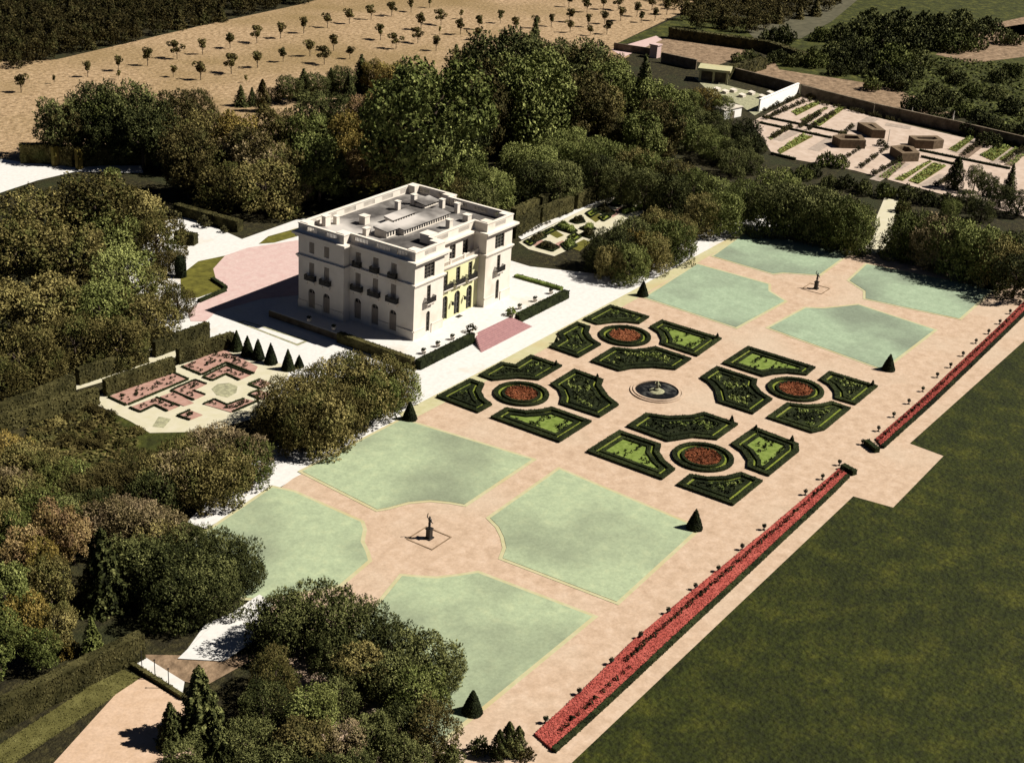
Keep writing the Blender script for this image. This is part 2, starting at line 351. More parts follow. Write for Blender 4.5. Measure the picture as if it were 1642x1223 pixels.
g = MB(); pm(g, [[(790, 265), (830, 210), (900, 170), (1000, 165), (1010, 195), (900, 205), (850, 230)]], .06)
ground('glade', g, M['turf'], 'sunny glade under the tall park trees')

# ---------------------------------------------------------------- hedging tools
R0 = np.random.default_rng(3)
def hedge_ring(mb, outer, inner, z1, dens=14, sz=.32):
    n = len(outer)
    mb.ring(outer, inner, 0.1, z1 - .06)
    P = []; N = []
    for i in range(n):
        j = (i + 1) % n
        a, b, c, d = [Vector(q) for q in (outer[i], outer[j], inner[j], inner[i])]
        w_ = ((d - a).length + (c - b).length) / 2; L_ = (b - a).length
        for _ in range(int(L_ * w_ * dens)):
            u, v = rnd.random(), rnd.random(); p = a.lerp(b, u).lerp(d.lerp(c, u), v); P.append((p.x, p.y, z1)); N.append((0, 0, 1))
        nn = Vector((b.y - a.y, a.x - b.x)); nn = nn.normalized() if nn.length else nn
        for _ in range(int(L_ * z1 * dens)):
            u = rnd.random(); p = a.lerp(b, u); P.append((p.x, p.y, rnd.uniform(.1, z1))); N.append((nn.x, nn.y, .2))
            p = d.lerp(c, u); P.append((p.x, p.y, rnd.uniform(.1, z1))); N.append((-nn.x, -nn.y, .2))
    if P: mb.cards(P, N, sz * .7, sz, .6, R0)
def hedge_box(mb, a, b, wd, z0, z1, dens=10, sz=.4):
    a = Vector(a[:2]); b = Vector(b[:2]); d = (b - a); L_ = d.length; d = d.normalized(); n = Vector((-d.y, d.x))
    mb.obox(a, b, wd - .1, z0, z1 - .08)
    P = []; N = []
    for _ in range(int(L_ * wd * dens)):
        p = a + d * rnd.uniform(0, L_) + n * rnd.uniform(-wd / 2, wd / 2); P.append((p.x, p.y, z1 - .05)); N.append((0, 0, 1))
    for s_ in (-1, 1):
        for _ in range(int(L_ * (z1 - z0) * dens)):
            p = a + d * rnd.uniform(0, L_) + n * s_ * wd / 2; P.append((p.x, p.y, rnd.uniform(z0, z1))); N.append((n.x * s_, n.y * s_, .1))
        e = a if s_ < 0 else b
        for _ in range(int(wd * (z1 - z0) * dens)):
            p = e + n * rnd.uniform(-wd / 2, wd / 2); P.append((p.x, p.y, rnd.uniform(z0, z1))); N.append((d.x * s_, d.y * s_, .1))
    mb.cards(P, N, sz * .7, sz, .6, R0)
def clump_mesh(name, m, n=26, r=.3, sz=.22, seed=1):
    q = np.random.default_rng(seed); D = q.normal(size=(n, 3)); D /= np.linalg.norm(D, axis=1)[:, None]; D[:, 2] = np.abs(D[:, 2])
    return arr_mesh(name, card_arrays(D * r * q.uniform(.5, 1, (n, 1)) + [0, 0, r * .25], D, sz * .7, sz, .8, q), m)

# ---------------------------------------------------------------- parterre of box-edged beds
QA, QB, QC, QD = (880, 480, 5.864), (690, 560, 5.297), (930, 650, 4.561), (1110, 540, 5.297)
BEDS = [
 (QA, [(320,205),(575,70),(945,180),(850,242),(735,230),(600,232),(455,250)], 'd', 'dark box bed by the white gravel, nearest the far pale lawns'),
 (QA, [(945,275),(1058,212),(1625,385),(1395,548),(1050,435),(1060,390),(1030,330)], 'l', 'box bed with lime green centre beside the far pale lawns'),
 (QA, [(390,598),(600,470),(800,490),(920,478),(1000,462),(1340,575),(1190,675),(980,655),(780,664),(660,688)], 'd', 'long dark box bed between the fountain and the round bed nearest the mansion stairs'),
 (QA, [(80,332),(262,232),(390,275),(372,330),(410,390),(490,440),(280,560),(0,462),(120,390)], 'd', 'notched dark box bed straight in front of the pink stairs'),
 (QB, [(50,418),(335,268),(460,310),(430,375),(460,435),(525,485),(405,552)], 'd', 'small dark box bed at the corner of white gravel and near pale lawn'),
 (QB, [(408,235),(600,128),(720,148),(850,65),(1120,155),(920,273),(740,258),(530,278)], 'd', 'dark box bed with one high corner along the white gravel left of the stairs'),
 (QB, [(1018,310),(1220,185),(1470,275),(1450,325),(1510,415),(1600,487),(1440,590),(1100,478),(1115,420),(1090,360)], 'd', 'big dark box bed immediately left of the fountain'),
 (QB, [(512,592),(640,515),(810,540),(940,530),(1030,508),(1370,628),(1095,803)], 'l', 'box bed with lime green centre along the near pale lawn by the white gravel'),
 (QC, [(45,350),(285,198),(592,300),(580,360),(620,420),(695,482),(600,553)], 'l', 'box bed with bright lime square, left of the round bed nearest the camera'),
 (QC, [(338,165),(480,72),(640,95),(810,88),(905,65),(1155,150),(1000,262),(830,245),(640,275)], 'd', 'long dark box bed between the fountain and the round bed nearest the camera'),
 (QC, [(1100,295),(1275,175),(1595,295),(1600,348),(1380,527),(1220,467),(1225,415),(1180,350)], 'l', 'lime centred box bed with twin cones, near the gap in the red borders'),
 (QC, [(705,593),(800,520),(930,540),(1060,535),(1175,505),(1335,567),(1120,742)], 'd', 'small dark box bed closest to the camera, below the nearest round bed'),
 (QD, [(252,238),(470,97),(1045,275),(970,338),(810,322),(690,330),(600,350)], 'l', 'box bed with two lime stripes along the far pale lawn, on the red border side'),
 (QD, [(65,360),(205,268),(550,380),(540,430),(590,490),(680,545),(515,667),(215,570),(190,470),(140,410)], 'd', 'big dark box bed immediately right of the fountain'),
 (QD, [(1075,375),(1160,310),(1575,435),(1385,590),(1208,538),(1205,480),(1160,425)], 'd', 'dark box bed at the outermost far corner toward the red border'),
 (QD, [(630,700),(800,578),(960,597),(1090,590),(1180,567),(1345,622),(1125,803),(1015,828)], 'd', 'dark box bed facing the far red border, below the round bed right of the fountain')]
PLANT = [clump_mesh('dark_clump', M['box'], 26, .42, .3, 5), clump_mesh('light_clump', M['lightbox'], 18, .3, .25, 6)]
for q_, pts, typ, lab in BEDS:
    P0 = ccw(pg(Z(*q_, pts)))
    P0 = densify(P0, 2.5)
    cxy = sum((Vector(p) for p in P0), Vector((0, 0))) / len(P0)
    T = thing('box_bed', lab, 'flower bed', (cxy.x, cxy.y, .14), 0, 'box edged beds of the parterre')
    loc = lambda poly: [(x - cxy.x, y - cxy.y) for x, y in poly]
    A0, A1, A2, A3 = loc(P0), loc(inset(P0, .95)), loc(inset(P0, 1.55)), loc(inset(P0, 2.2))
    b_ = MB(); b_.sheet(A1, .06); b_.build('turf_strip', M['strip'], T)
    b_ = MB(); hedge_ring(b_, A0, A1, .5, 10, .26); b_.build('outer_hedge', M['box'], T)
    b_ = MB(); hedge_ring(b_, A2, A3, .42, 8, .24); b_.build('inner_hedge', M['box'], T)
    inner = A3
    b_ = MB(); b_.sheet(inner, .12); b_.build('bed_fill', M['lime' if typ == 'l' else 'bedsoil'], T)
    pl = MB()
    if typ == 'l':
        for (x, y) in scatter(inner, int(area(inner) * 1.3), rnd):
            if math.sin(y * 1.6) > -.1:
                D = R0.normal(size=(9, 3)); D[:, 2] = np.abs(D[:, 2]); pl.cards(D * .12 + [x, y, .3], D, .2, .5, 1.2, R0)
    else:
        for (x, y) in scatter(inner, int(area(inner) * 2.4), rnd):
            pl.mi = 1 if math.sin(x * .9 + 1.3 * math.sin(y * .7)) > .55 or rnd.random() < .08 else 0
            D = R0.normal(size=(8, 3)); D[:, 2] = np.abs(D[:, 2]); pl.cards(D * .16 + [x, y, .35], D, .25, .4, .9, R0)
    if pl.v: tag(pl.build('planting', [M['box'], M['lightbox']], T), kind='stuff')

for (q_, c, rx, lab) in [(QA, (716, 357), 240, 'round rust red flower bed nearest the stairs and far lawns'), (QB, (773, 392), 235, 'round rust red flower bed between the white gravel and the near lawn'),
                         (QC, (898, 390), 222, 'round rust red flower bed nearest the camera'), (QD, (877, 460), 232, 'round rust red flower bed right of the fountain by the red border')]:
    pc = G(*Z(*q_, [c])[0]); pr = G(*Z(*q_, [(c[0] + rx, c[1])])[0]); r_ = (pr - pc).length * .99
    T = thing('round_flower_bed', lab, 'flower bed', (pc.x, pc.y, .14), 0, 'round red beds of the parterre')
    ci = lambda r: [(r * math.cos(2 * math.pi * k / 40), r * math.sin(2 * math.pi * k / 40)) for k in range(40)]
    b_ = MB(); hedge_ring(b_, ci(r_), ci(r_ * .84), .5, 10, .26); b_.build('outer_hedge', M['box'], T)
    b_ = MB(); b_.sheet(ci(r_ * .85), .06); b_.build('turf_ring', M['strip'], T)
    b_ = MB(); hedge_ring(b_, ci(r_ * .7), ci(r_ * .6), .45, 9, .25); b_.build('inner_hedge', M['box'], T)
    b_ = MB(); b_.sheet(ci(r_ * .62), .1)
    P = [(rr * math.cos(a), rr * math.sin(a), rnd.uniform(.25, .55)) for a, rr in [(rnd.uniform(0, 6.283), r_ * .6 * math.sqrt(rnd.random())) for _ in range(int(r_ * r_ * 22))]]
    b_.cards(P, [(0, 0, 1)] * len(P), .3, .34, .3, R0); tag(b_.build('red_flowers', M['rust'], T), kind='stuff')

# small clipped cones
def cone_mesh(name, h, r, m, seed):
    q = np.random.default_rng(seed); n = int(260 * h * r)
    t = 1 - np.sqrt(q.random(n)); a = q.uniform(0, 6.283, n); rr = r * (1 - t) ** .85
    P = np.stack([rr * np.cos(a), rr * np.sin(a), .1 + t * h], 1); N = np.stack([np.cos(a), np.sin(a), np.full(n, r / h)], 1)
    mb = MB(); mb.lathe([(r * .93, .02), (r * .9, h * .1), (r * .62, h * .42), (r * .3, h * .76), (r * .05, h * .97)], 12)
    mb.cards(P, N, .22 * min(1, h / 2 + .3), .3 * min(1, h / 2 + .3), 1, q); return mb.mesh(name, m)
CB, CM, CT = cone_mesh('big_cone', 3.4, 1.3, M['box'], 1), cone_mesh('tiny_cone', 1.5, .5, M['box'], 2), cone_mesh('tall_cone', 4.0, 1.25, M['box'], 3)
def topiary(px, lab, group, me, h):
    p = G(*px); T = thing('topiary_cone', lab, 'topiary', (p.x, p.y, .1), rnd.uniform(0, 6), group)
    c_ = link('foliage', me, T); s_ = MB(); s_.tube([(0, 0, -.05), (0, 0, .3)], .08); s_.build('trunk', M['bark'], T); return T
for px, lab in [((657, 673), 'dark clipped cone at the lawn corner nearest the left grove'), ((1113, 848), 'dark clipped cone on the near lawn corner below the nearest round bed'),
                ((757, 1143), 'dark clipped cone beside the grove at the bottom of the photo'), ((1030, 475), 'dark clipped cone at the far lawn corner by the white gravel'),
                ((1424, 594), 'dark clipped cone on the far lawn corner facing the red border'), ((1588, 463), 'dark clipped cone at the outermost far lawn corner under the dark grove')]:
    topiary(px, lab, 'clipped cones at the lawn corners', CB, 3.4)
for px, lab in [((892, 552), 'tiny cone on the notched box bed before the stairs'), ((1149.5, 546), 'tiny cone on the lime box bed by the far lawn'), ((891, 590), 'tiny cone at the end of the box bed left of the stairs'),
                ((957, 612), 'tiny cone on the big box bed left of the fountain'), ((1172.5, 679), 'tiny cone on the long box bed below the fountain'), ((1211, 694), 'tiny cone at the inner corner of the lime bed near the border gap'),
                ((1269, 711), 'tiny cone at the outer corner of the lime bed near the border gap'), ((1398, 622), 'tiny cone on the outermost box bed toward the red border')]:
    topiary(px, lab, 'tiny clipped cones of the parterre', CM, 1.5)
for px, o_ in zip([(379.7, 562), (397, 571), (414, 576), (434.5, 583), (462, 593), (479.7, 589)], ['first', 'second', 'third', 'fourth', 'fifth', 'last and smallest']):
    T = topiary(px, 'tall clipped cone between rose garden and white gravel, %s from the tall hedge' % o_, 'row of clipped cones by the rose garden', CT, 4)
    if o_.startswith('last'): T.scale = (.75, .75, .6)

# fountain
fc = G(1053, 629); T = thing('fountain', 'round stone fountain basin with a small statue in dark water', 'fountain', (fc.x, fc.y, .15))
fr = (G(1096, 630) - G(1012, 630)).length / 2
b_ = MB(); b_.lathe([(fr, 0), (fr, .2), (fr * .93, .2), (fr * .93, .02)], 48); b_.build('step', M['sand'], T)
rg = lambda r: [(r * math.cos(2 * math.pi * k / 48), r * math.sin(2 * math.pi * k / 48)) for k in range(48)]
b_ = MB(); b_.ring(rg(fr * .9), rg(fr * .82), .02, .35); b_.build('basin', M['sand'], T)
b_ = MB(); b_.sheet(rg(fr * .83), .12); b_.build('water', M['water'], T)
b_ = MB(); b_.lathe([(1.5, .08), (1.2, .25), (.5, .4), (.35, .55), (.6, .62), (.5, .7)], 14); b_.build('pedestal', M['grey_patch'], T)
b_ = MB(); b_.tube([(0, 0, 1.3), (.1, 0, 1.7), (.05, 0, 2.2), (.12, 0, 2.45), (.1, 0, 2.7)], [.25, .3, .34, .14, .17], 8); b_.tube([(.05, .25, 2.2), (.2, .6, 2.0), (.6, .7, 2.2)], [.12, .09, .06]); b_.tube([(.05, -.25, 2.2), (.3, -.45, 1.9), (.5, -.3, 1.6)], [.12, .09, .06])
o_ = b_.build('figure', M['grey_patch'], T, True); o_.location.z = -.65

# the two bronze figures on pedestals
def statue(px, lab):
    p = G(*px); T = thing('statue', lab, 'statue', (p.x, p.y, .15), 0, 'bronze figures on the terrace axis')
    b_ = MB(); b_.box(-.55, .55, -.55, .55, 0, .2); b_.box(-.36, .36, -.36, .36, .2, 1.55); b_.box(-.46, .46, -.46, .46, 1.55, 1.7); b_.build('pedestal', M['bronze'], T)
    b_ = MB()
    b_.tube([(.05, .14, 1.7), (.02, .15, 2.15), (0, .1, 2.6)], [.09, .1, .14]); b_.tube([(-.25, -.2, 1.72), (-.1, -.16, 2.15), (0, -.1, 2.6)], [.09, .1, .14])
    b_.tube([(0, 0, 2.55), (.03, 0, 2.8), (.03, 0, 3.15), (0, 0, 3.3), (0, 0, 3.36)], [.2, .19, .26, .2, .08], 8); b_.tube([(0, 0, 3.34), (0, 0, 3.45), (0, 0, 3.62), (0, 0, 3.7)], [.09, .14, .13, .05], 8)
    b_.tube([(0, .24, 3.22), (.05, .5, 3.4), (.02, .42, 3.85), (0, .3, 4.1)], [.09, .08, .07, .05]); b_.tube([(0, -.24, 3.22), (-.1, -.42, 2.9), (.1, -.55, 2.65)], [.09, .08, .05])
    b_.build('figure', M['bronze'], T, True)
    b_ = MB(); b_.ring([(-2.4, -2.4), (2.4, -2.4), (2.4, 2.4), (-2.4, 2.4)], [(-2.2, -2.2), (2.2, -2.2), (2.2, 2.2), (-2.2, 2.2)], 0, .06); b_.build('kerb', M['fallow'], T)
statue(statues[0], 'dark figure on a pedestal amid the near pale lawns'); statue(statues[1], 'dark figure on a pedestal amid the far pale lawns')

# red flower borders along the terrace edge
def border(name_lab, up, lo, dark_rows):
    U, Lo = [Vector(q) for q in pg(up)], [Vector(q) for q in pg(lo)]
    c0 = U[0]; T = thing('red_flower_border', name_lab, 'flower border', (c0.x, c0.y, .14), 0, 'red borders along the terrace edge')
    def at(k, v):
        n = len(U) - 1; i = min(int(k * n), n - 1); f = k * n - i
        return (U[i].lerp(U[i + 1], f)).lerp(Lo[i].lerp(Lo[i + 1], f), v) - c0
    N_ = 60; L_ = (U[-1] - U[0]).length
    b_ = MB(); poly = [tuple(at(k / N_, 0)) for k in range(N_ + 1)] + [tuple(at(k / N_, 1)) for k in range(N_, -1, -1)]
    b_.prism(poly, 0, .3)
    P = [(*at(rnd.random(), rnd.random()), rnd.uniform(.3, .4)) for _ in range(int(L_ * 80))]
    b_.cards(P, [(0, 0, 1.5)] * len(P), .2, .24, .3, R0); tag(b_.build('red_flowers', M['red'], T), kind='stuff')
    b_ = MB()
    for k in range(N_):
        a, c = at(k / N_, 1), at((k + 1) / N_, 1); n = (at(k / N_, 1) - at(k / N_, 0)).normalized()
        hedge_box(b_, a + n * .4, c + n * .4, .7, 0, .6, 12, .26)
    b_.build('edging_hedge', M['box'], T)
    for r0, r1, v, n in dark_rows:
        for k in range(n):
            p = at(r0 + (r1 - r0) * (k + rnd.uniform(-.15, .15)) / max(1, n - 1), v + rnd.uniform(-.03, .03))
            o = link('dark_plant', PLANT[0], T, (p.x, p.y, .35)); s_ = rnd.uniform(.75, 1.15); o.scale = (s_, s_, s_); o.rotation_euler.z = rnd.uniform(0, 6)
    return T
border('long near red flower border, from the bottom edge up to the gap', [(857, 1180), (930, 1113), (1015, 1030), (1110, 950), (1230, 852), (1349, 751)], [(884, 1204), (975, 1122), (1070, 1034), (1160, 951), (1262, 855), (1358, 764)], [(.32, 1, .42, 70), (.05, .3, .7, 12)])
border('far red flower border, from the gap toward the right edge', [(1404, 706), (1480, 640), (1540, 583), (1600, 527), (1660, 468), (1720, 415)], [(1413, 718), (1494, 644), (1556, 585), (1614, 529), (1673, 471), (1732, 419)], [(.0, .8, .4, 60)])
for nm, a, b2, lab in [('end_hedge', (1350, 752), (1370, 763), 'dark clipped hedge block ending the near red border at the gap'), ('end_hedge', (1388, 713), (1406, 727), 'dark clipped hedge block ending the far red border at the gap')]:
    a, b2 = G(*a), G(*b2); b_ = MB(); hedge_box(b_, (a.x, a.y), (b2.x, b2.y), 1.1, .1, 1.1, 12, .3); tag(b_.build(nm, M['box']), lab, 'hedge', 'hedge blocks at the border gap')
# urns
um = MB(); um.box(-.3, .3, -.3, .3, 0, .12); um.lathe([(.22, .12), (.12, .25), (.1, .5), (.2, .58), (.4, .78), (.46, .95), (.5, 1.0), (.3, 1.0)], 12); UM = um.mesh('urn_body', M['urn'], True)
upl = clump_mesh('urn_plant', M['box'], 50, .5, .3, 9)
UR = [(57,1120),(145,1045),(230,965),(307,897),(380,832),(452,768),(512,720),(575,663),(633,610),(742,518),(787,477),(832,440),(893,385),(935,350),(975,313),(1015,278),(1052,245),(1090,208),(1125,182),(1158,152),(1192,118),(1225,93),(1255,67),(1282,40),(1308,15)]
ORD = ['first', 'second', 'third', 'fourth', 'fifth', 'sixth', 'seventh', 'eighth', 'ninth', 'tenth', 'eleventh', 'twelfth', 'thirteenth', 'fourteenth', 'fifteenth', 'sixteenth', 'seventeenth', 'eighteenth', 'nineteenth', 'twentieth']
for i, q in enumerate(UR):
    p = G(*Z(840, 480, 1.646, [q])[0]); near = i < 12
    T = thing('garden_urn', 'dark planted urn on the terrace edge, %s from the %s' % ((ORD[i], 'bottom of the near red border') if near else (ORD[i - 12], 'gap along the far red border')), 'urn', (p.x, p.y, .14), rnd.uniform(0, 6), 'urns along the red borders')
    link('bowl', UM, T); link('plant', upl, T, (0, 0, .95)); T.scale = (.72, .72, .72)
# ---------------------------------------------------------------- the mansion
TZ = 1.5
LOW = [(-14.3,45.8),(-5.2,45.8),(-5.2,47.5),(8.7,47.5),(8.7,45.8),(17.7,45.8),(17.7,61.5),(19.6,61.5),(19.6,73),(-16.2,73),(-16.2,61.5),(-14.3,61.5)]
HIGH = [(x, 49.0 if y == 47.5 else y) for x, y in LOW]
HOUSE = thing('mansion', 'white three storey stone mansion with flat roof, balconies and pale yellow centre', 'mansion', (1.7, 59, TZ))
HC = Vector((1.7, 59, TZ))
class FB(MB):
    """face builder: u runs along the facade, d is the depth outward from it"""
    def frame(s, a, b):
        s.a = Vector(a) - HC.xy; s.e = (Vector(b) - Vector(a)).normalized(); s.n = Vector((s.e.y, -s.e.x)); s.L = (Vector(b) - Vector(a)).length; return s
    def P(s, u, z, d): q = s.a + s.e * u + s.n * d; return (q.x, q.y, z - TZ)
    def quad(s, pts): s.add([s.P(*p) for p in pts], [tuple(range(len(pts)))])
    def bx(s, u0, u1, z0, z1, d0, d1):
        s.add([s.P(u0,z0,d1),s.P(u1,z0,d1),s.P(u1,z0,d0),s.P(u0,z0,d0),s.P(u0,z1,d1),s.P(u1,z1,d1),s.P(u1,z1,d0),s.P(u0,z1,d0)],
              [(0,3,2,1),(4,5,6,7),(0,1,5,4),(1,2,6,5),(2,3,7,6),(3,0,4,7)])
    def wall(s, z0, z1, ops, d=0.0, t=.45, u0=0, u1=None):
        u1 = s.L if u1 is None else u1
        us = sorted({u0, u1, *[o[0] for o in ops], *[o[1] for o in ops]}); zs = sorted({z0, z1, *[o[2] for o in ops], *[o[3] for o in ops]})
        for i in range(len(us) - 1):
            for j in range(len(zs) - 1):
                cu, cz = (us[i] + us[i + 1]) / 2, (zs[j] + zs[j + 1]) / 2
                if any(o[0] < cu < o[1] and o[2] < cz < o[3] for o in ops): continue
                s.quad([(us[i], zs[j], d), (us[i + 1], zs[j], d), (us[i + 1], zs[j + 1], d), (us[i], zs[j + 1], d)])
        for o in ops:
            a, b, c, e = o[:4]
            for p, q in (((a, c), (b, c)), ((b, c), (b, e)), ((b, e), (a, e)), ((a, e), (a, c))):
                s.quad([(p[0], p[1], d), (q[0], q[1], d), (q[0], q[1], d - t), (p[0], p[1], d - t)])
            if len(o) > 4 and o[4]:           # arched head: fill the two spandrels
                r = (b - a) / 2; cx = (a + b) / 2; sp = e - r
                for sg in (-1, 1):
                    arc = [(cx + sg * r * math.cos(k * math.pi / 16), sp + r * math.sin(k * math.pi / 16)) for k in range(9)]
                    f = [(cx + sg * r, e, d - .003)] + [(u, z, d - .003) for u, z in reversed(arc)]
                    s.quad(f if sg < 0 else list(reversed(f)))
def hpart(b, name, m, parent=HOUSE): return b.build(name, m, parent)
walls, yellow, mold, base = FB(), FB(), FB(), FB()
def window(a, b, u, wd, z0, z1, arch=False, shut=0, cols=2, nm='window'):
    """a window (or French door) in the opening: frame, bars, glass or closed shutters"""
    f = FB().frame(a, b); fw = .12
    f.bx(u - wd/2, u - wd/2 + fw, z0, z1, -.36, -.2); f.bx(u + wd/2 - fw, u + wd/2, z0, z1, -.36, -.2)
    f.bx(u - wd/2 + fw, u + wd/2 - fw, z1 - fw, z1, -.36, -.2)
    for k in range(1, cols): x = u - wd/2 + wd * k / cols; f.bx(x - .06, x + .06, z0, z1 - fw, -.36, -.22)
    for k in range(1, 4):
        zz = z0 + (z1 - z0) * k / 4; f.bx(u - wd/2 + fw, u + wd/2 - fw, zz - .03, zz + .03, -.35, -.25)
    o = f.build(nm, M['frame'] if not shut else M['shutter'], HOUSE)
    p = FB().frame(a, b); p.quad([(u - wd/2, z0, -.34), (u + wd/2, z0, -.34), (u + wd/2, z1, -.34), (u - wd/2, z1, -.34)]); p.build('pane', M['pane'], o)
    if shut:
        p = FB().frame(a, b); zt = z1 - wd / 2 if arch else z1 - .15
        for sg in (0, 1): p.bx(u - wd/2 + .13 + sg * (wd/2 - .1), u - .04 + sg * (wd/2 - .1), z0 + .02, zt, -.19, -.12)
        p.build('shutter', M['shutter'], o)
    return o
def balcony(a, b, u, wd, z):
    f = FB().frame(a, b); f.bx(u - wd/2, u + wd/2, z - .22, z, 0.003, .85)
    for sg in (-1, 1): f.bx(u + sg * wd * .36 - .12, u + sg * wd * .36 + .12, z - .75, z - .22, .003, .5)
    o = f.build('balcony', M['stone'], HOUSE)
    r = FB().frame(a, b); n = int(wd / .15)
    for k in range(n + 1): x = u - wd/2 + .03 + (wd - .06) * k / n; r.bx(x - .028, x + .028, z, z + 1.0, .77, .83)
    for sg in (-1, 1):
        for k in range(6): r.bx(u + sg * (wd/2 - .03) - .028, u + sg * (wd/2 - .03) + .028, z, z + 1.0, .05 + k * .13, .1 + k * .13)
        r.bx(u + sg * (wd/2 - .03) - .045, u + sg * (wd/2 - .03) + .045, z + 1.0, z + 1.1, .003, .75)
    r.bx(u - wd/2, u + wd/2, z + 1.0, z + 1.1, .75, .86); r.bx(u - wd/2 + .05, u + wd/2 - .05, z + .35, z + .7, .785, .815)
    r.build('railing', M['iron'], o)
def facade(a, b, spec, wm, z1=16.5, low=TZ, zlo=TZ):
    """spec rows: (u, width, z0, z1, arch, shuttered, columns, balcony width)"""
    wm.frame(a, b); wm.wall(zlo, z1, [(s[0] - s[1]/2, s[0] + s[1]/2, s[2], s[3], s[4]) for s in spec])
    for s in spec:
        window(a, b, s[0], s[1], s[2], s[3], s[4], s[5], s[6])
        if s[7]: balcony(a, b, s[0], s[7], s[2])
pav = lambda c: [(c, 1.15, 2.0, 6.2, 1, 0, 2, 0), (c, 1.15, 8.2, 11.5, 0, 0, 2, 2.7), (c, 3.2, 13.0, 15.9, 0, 0, 3, 0)]
A, B_ = (-14.3, 45.8), (-5.2, 45.8); facade(A, B_, pav(4.5), walls)
A2, B2 = (8.7, 45.8), (17.7, 45.8); facade(A2, B2, pav(4.6), walls)
Ay, By = (-5.2, 47.5), (8.7, 47.5)
facade(Ay, By, [(3.0 + 4.05 * k, 1.9, TZ + .12, 6.6, 1, 0, 2, 0) for k in range(3)] + [(3.0 + 4.05 * k, 1.35, 8.25, 11.6, 0, 0, 2, 3.0) for k in range(3)], yellow, 12.5)
Au, Bu = (-5.2, 49.0), (8.7, 49.0)
facade(Au, Bu, [(2.6 + 4.35 * k, 2.0, 12.75, 15.8, 0, 0, 2, 0) for k in range(3)], walls, 16.5, zlo=12.5)
side3 = lambda us: [r for u in us for r in ((u, 1.7, 2.2, 6.4, 1, 1, 2, 0), (u, 1.3, 8.1, 11.6, 0, 1, 2, 2.7), (u, 1.3, 12.95, 15.8, 0, 1, 2, 1.9))]
side2 = lambda us: [r for u in us for r in ((u, 1.7, 2.2, 6.2, 1, 1, 2, 0), (u, 1.3, 8.1, 11.6, 0, 1, 2, 2.5), (u, 1.3, 13.6, 15.8, 0, 1, 2, 0))]
facade((-14.3, 61.5), (-14.3, 45.8), side3([2.0, 6.3, 10.7]), walls)
facade((-16.2, 73), (-16.2, 61.5), side2([3.4, 7.2]), walls)
facade((17.7, 45.8), (17.7, 61.5), side3([5.0, 9.4, 13.7]), walls)
facade((19.6, 61.5), (19.6, 73), side2([4.2, 8.0]), walls)
rear = [r for u in (4, 8.5, 13, 17.9, 22.8, 27.3, 31.8) for r in ((u, 1.8, 2.0, 6.4, 1, 0, 2, 0), (u, 1.3, 8.1, 11.6, 0, 0, 2, 0), (u, 1.3, 13.2, 15.8, 0, 0, 2, 0))]
facade((19.6, 73), (-16.2, 73), rear, walls)
for a, b in (((-16.2, 61.5), (-14.3, 61.5)), ((17.7, 61.5), (19.6, 61.5)), ((-5.2, 45.8), (-5.2, 47.5)), ((8.7, 47.5), (8.7, 45.8))):
    walls.frame(a, b); walls.wall(TZ, 16.5, [])
for a, b in (((-5.2, 47.5), (-5.2, 49)), ((8.7, 49), (8.7, 47.5))): walls.frame(a, b); walls.wall(12.5, 16.5, [])
hpart(walls, 'wall', M['stone']); hpart(yellow, 'centre_bay', M['yellow'])
rel = lambda p: [(x - HC.x, y - HC.y) for x, y in p]
def band(mb, poly, out, z0, z1, inn=-.3): mb.ring(rel(inset(ccw(poly), -out)), rel(inset(ccw(poly), -inn)), z0 - TZ, z1 - TZ)
c_ = MB(); band(c_, HIGH, .95, 17.0, 17.4, -.6); band(c_, HIGH, .5, 16.5, 16.997, -.2); hpart(c_, 'cornice', M['stone'])
c_ = MB(); band(c_, LOW, .4, 12.45, 12.75); band(c_, LOW, .18, 12.1, 12.447); hpart(c_, 'string_course', M['stone'])
for a, b, ops in (((-14.3,45.8),(-5.2,45.8),[4.5]),((8.7,45.8),(17.7,45.8),[4.6]),((-14.3,61.5),(-14.3,45.8),[2.0,6.3,10.7]),((-16.2,73),(-16.2,61.5),[3.4,7.2]),((17.7,45.8),(17.7,61.5),[5,9.4,13.7]),((19.6,61.5),(19.6,73),[4.2,8])):
    L_ = (Vector(b) - Vector(a)).length; cuts = [0]
    for u in ops: cuts += [u - 1.05, u + 1.05]
    cuts.append(L_)
    for k in range(0, len(cuts), 2):
        f = FB().frame(a, b); f.bx(cuts[k] + (.0 if k else -.1), cuts[k + 1] + (.0 if k + 2 < len(cuts) else .1), TZ, 3.2, .003, .14); f.bx(cuts[k], cuts[k + 1], 3.2, 3.4, .003, .22); hpart(f, 'plinth', M['stone'])
# roof, parapet
c_ = MB(); c_.sheet(rel(inset(ccw(HIGH), .2)), 17.55 - TZ); hpart(c_, 'roof', M['roof'])
c_ = MB(); c_.sheet(rel([(-5.2, 47.5), (8.7, 47.5), (8.7, 49), (-5.2, 49)]), 12.6 - TZ); hpart(c_, 'upper_terrace', M['stone'])
par = FB(); HH = ccw(HIGH)
for i in range(len(HH)):
    a, b = Vector(HH[i]), Vector(HH[(i + 1) % len(HH)]); e = (b - a).normalized()
    par.frame(a, b); L_ = par.L; ops = []
    if L_ > 5:
        nb = max(1, int(L_ / 5.2))
        for k in range(nb):
            c0 = L_ * (k + .5) / nb; wdt = min(1.7, L_ / nb / 2 - .9)
            x = c0 - wdt
            while x < c0 + wdt: ops.append((x, x + .17, 17.85, 18.75)); x += .36
    par.wall(17.4, 19.0, ops, 0, .0); par.wall(17.4, 19.0, ops, -.42, .0)
hpart(par, 'parapet', M['stone'])
c_ = MB(); band(c_, HIGH, .1, 19.0, 19.2, -.52); hpart(c_, 'parapet_coping', M['stone'])
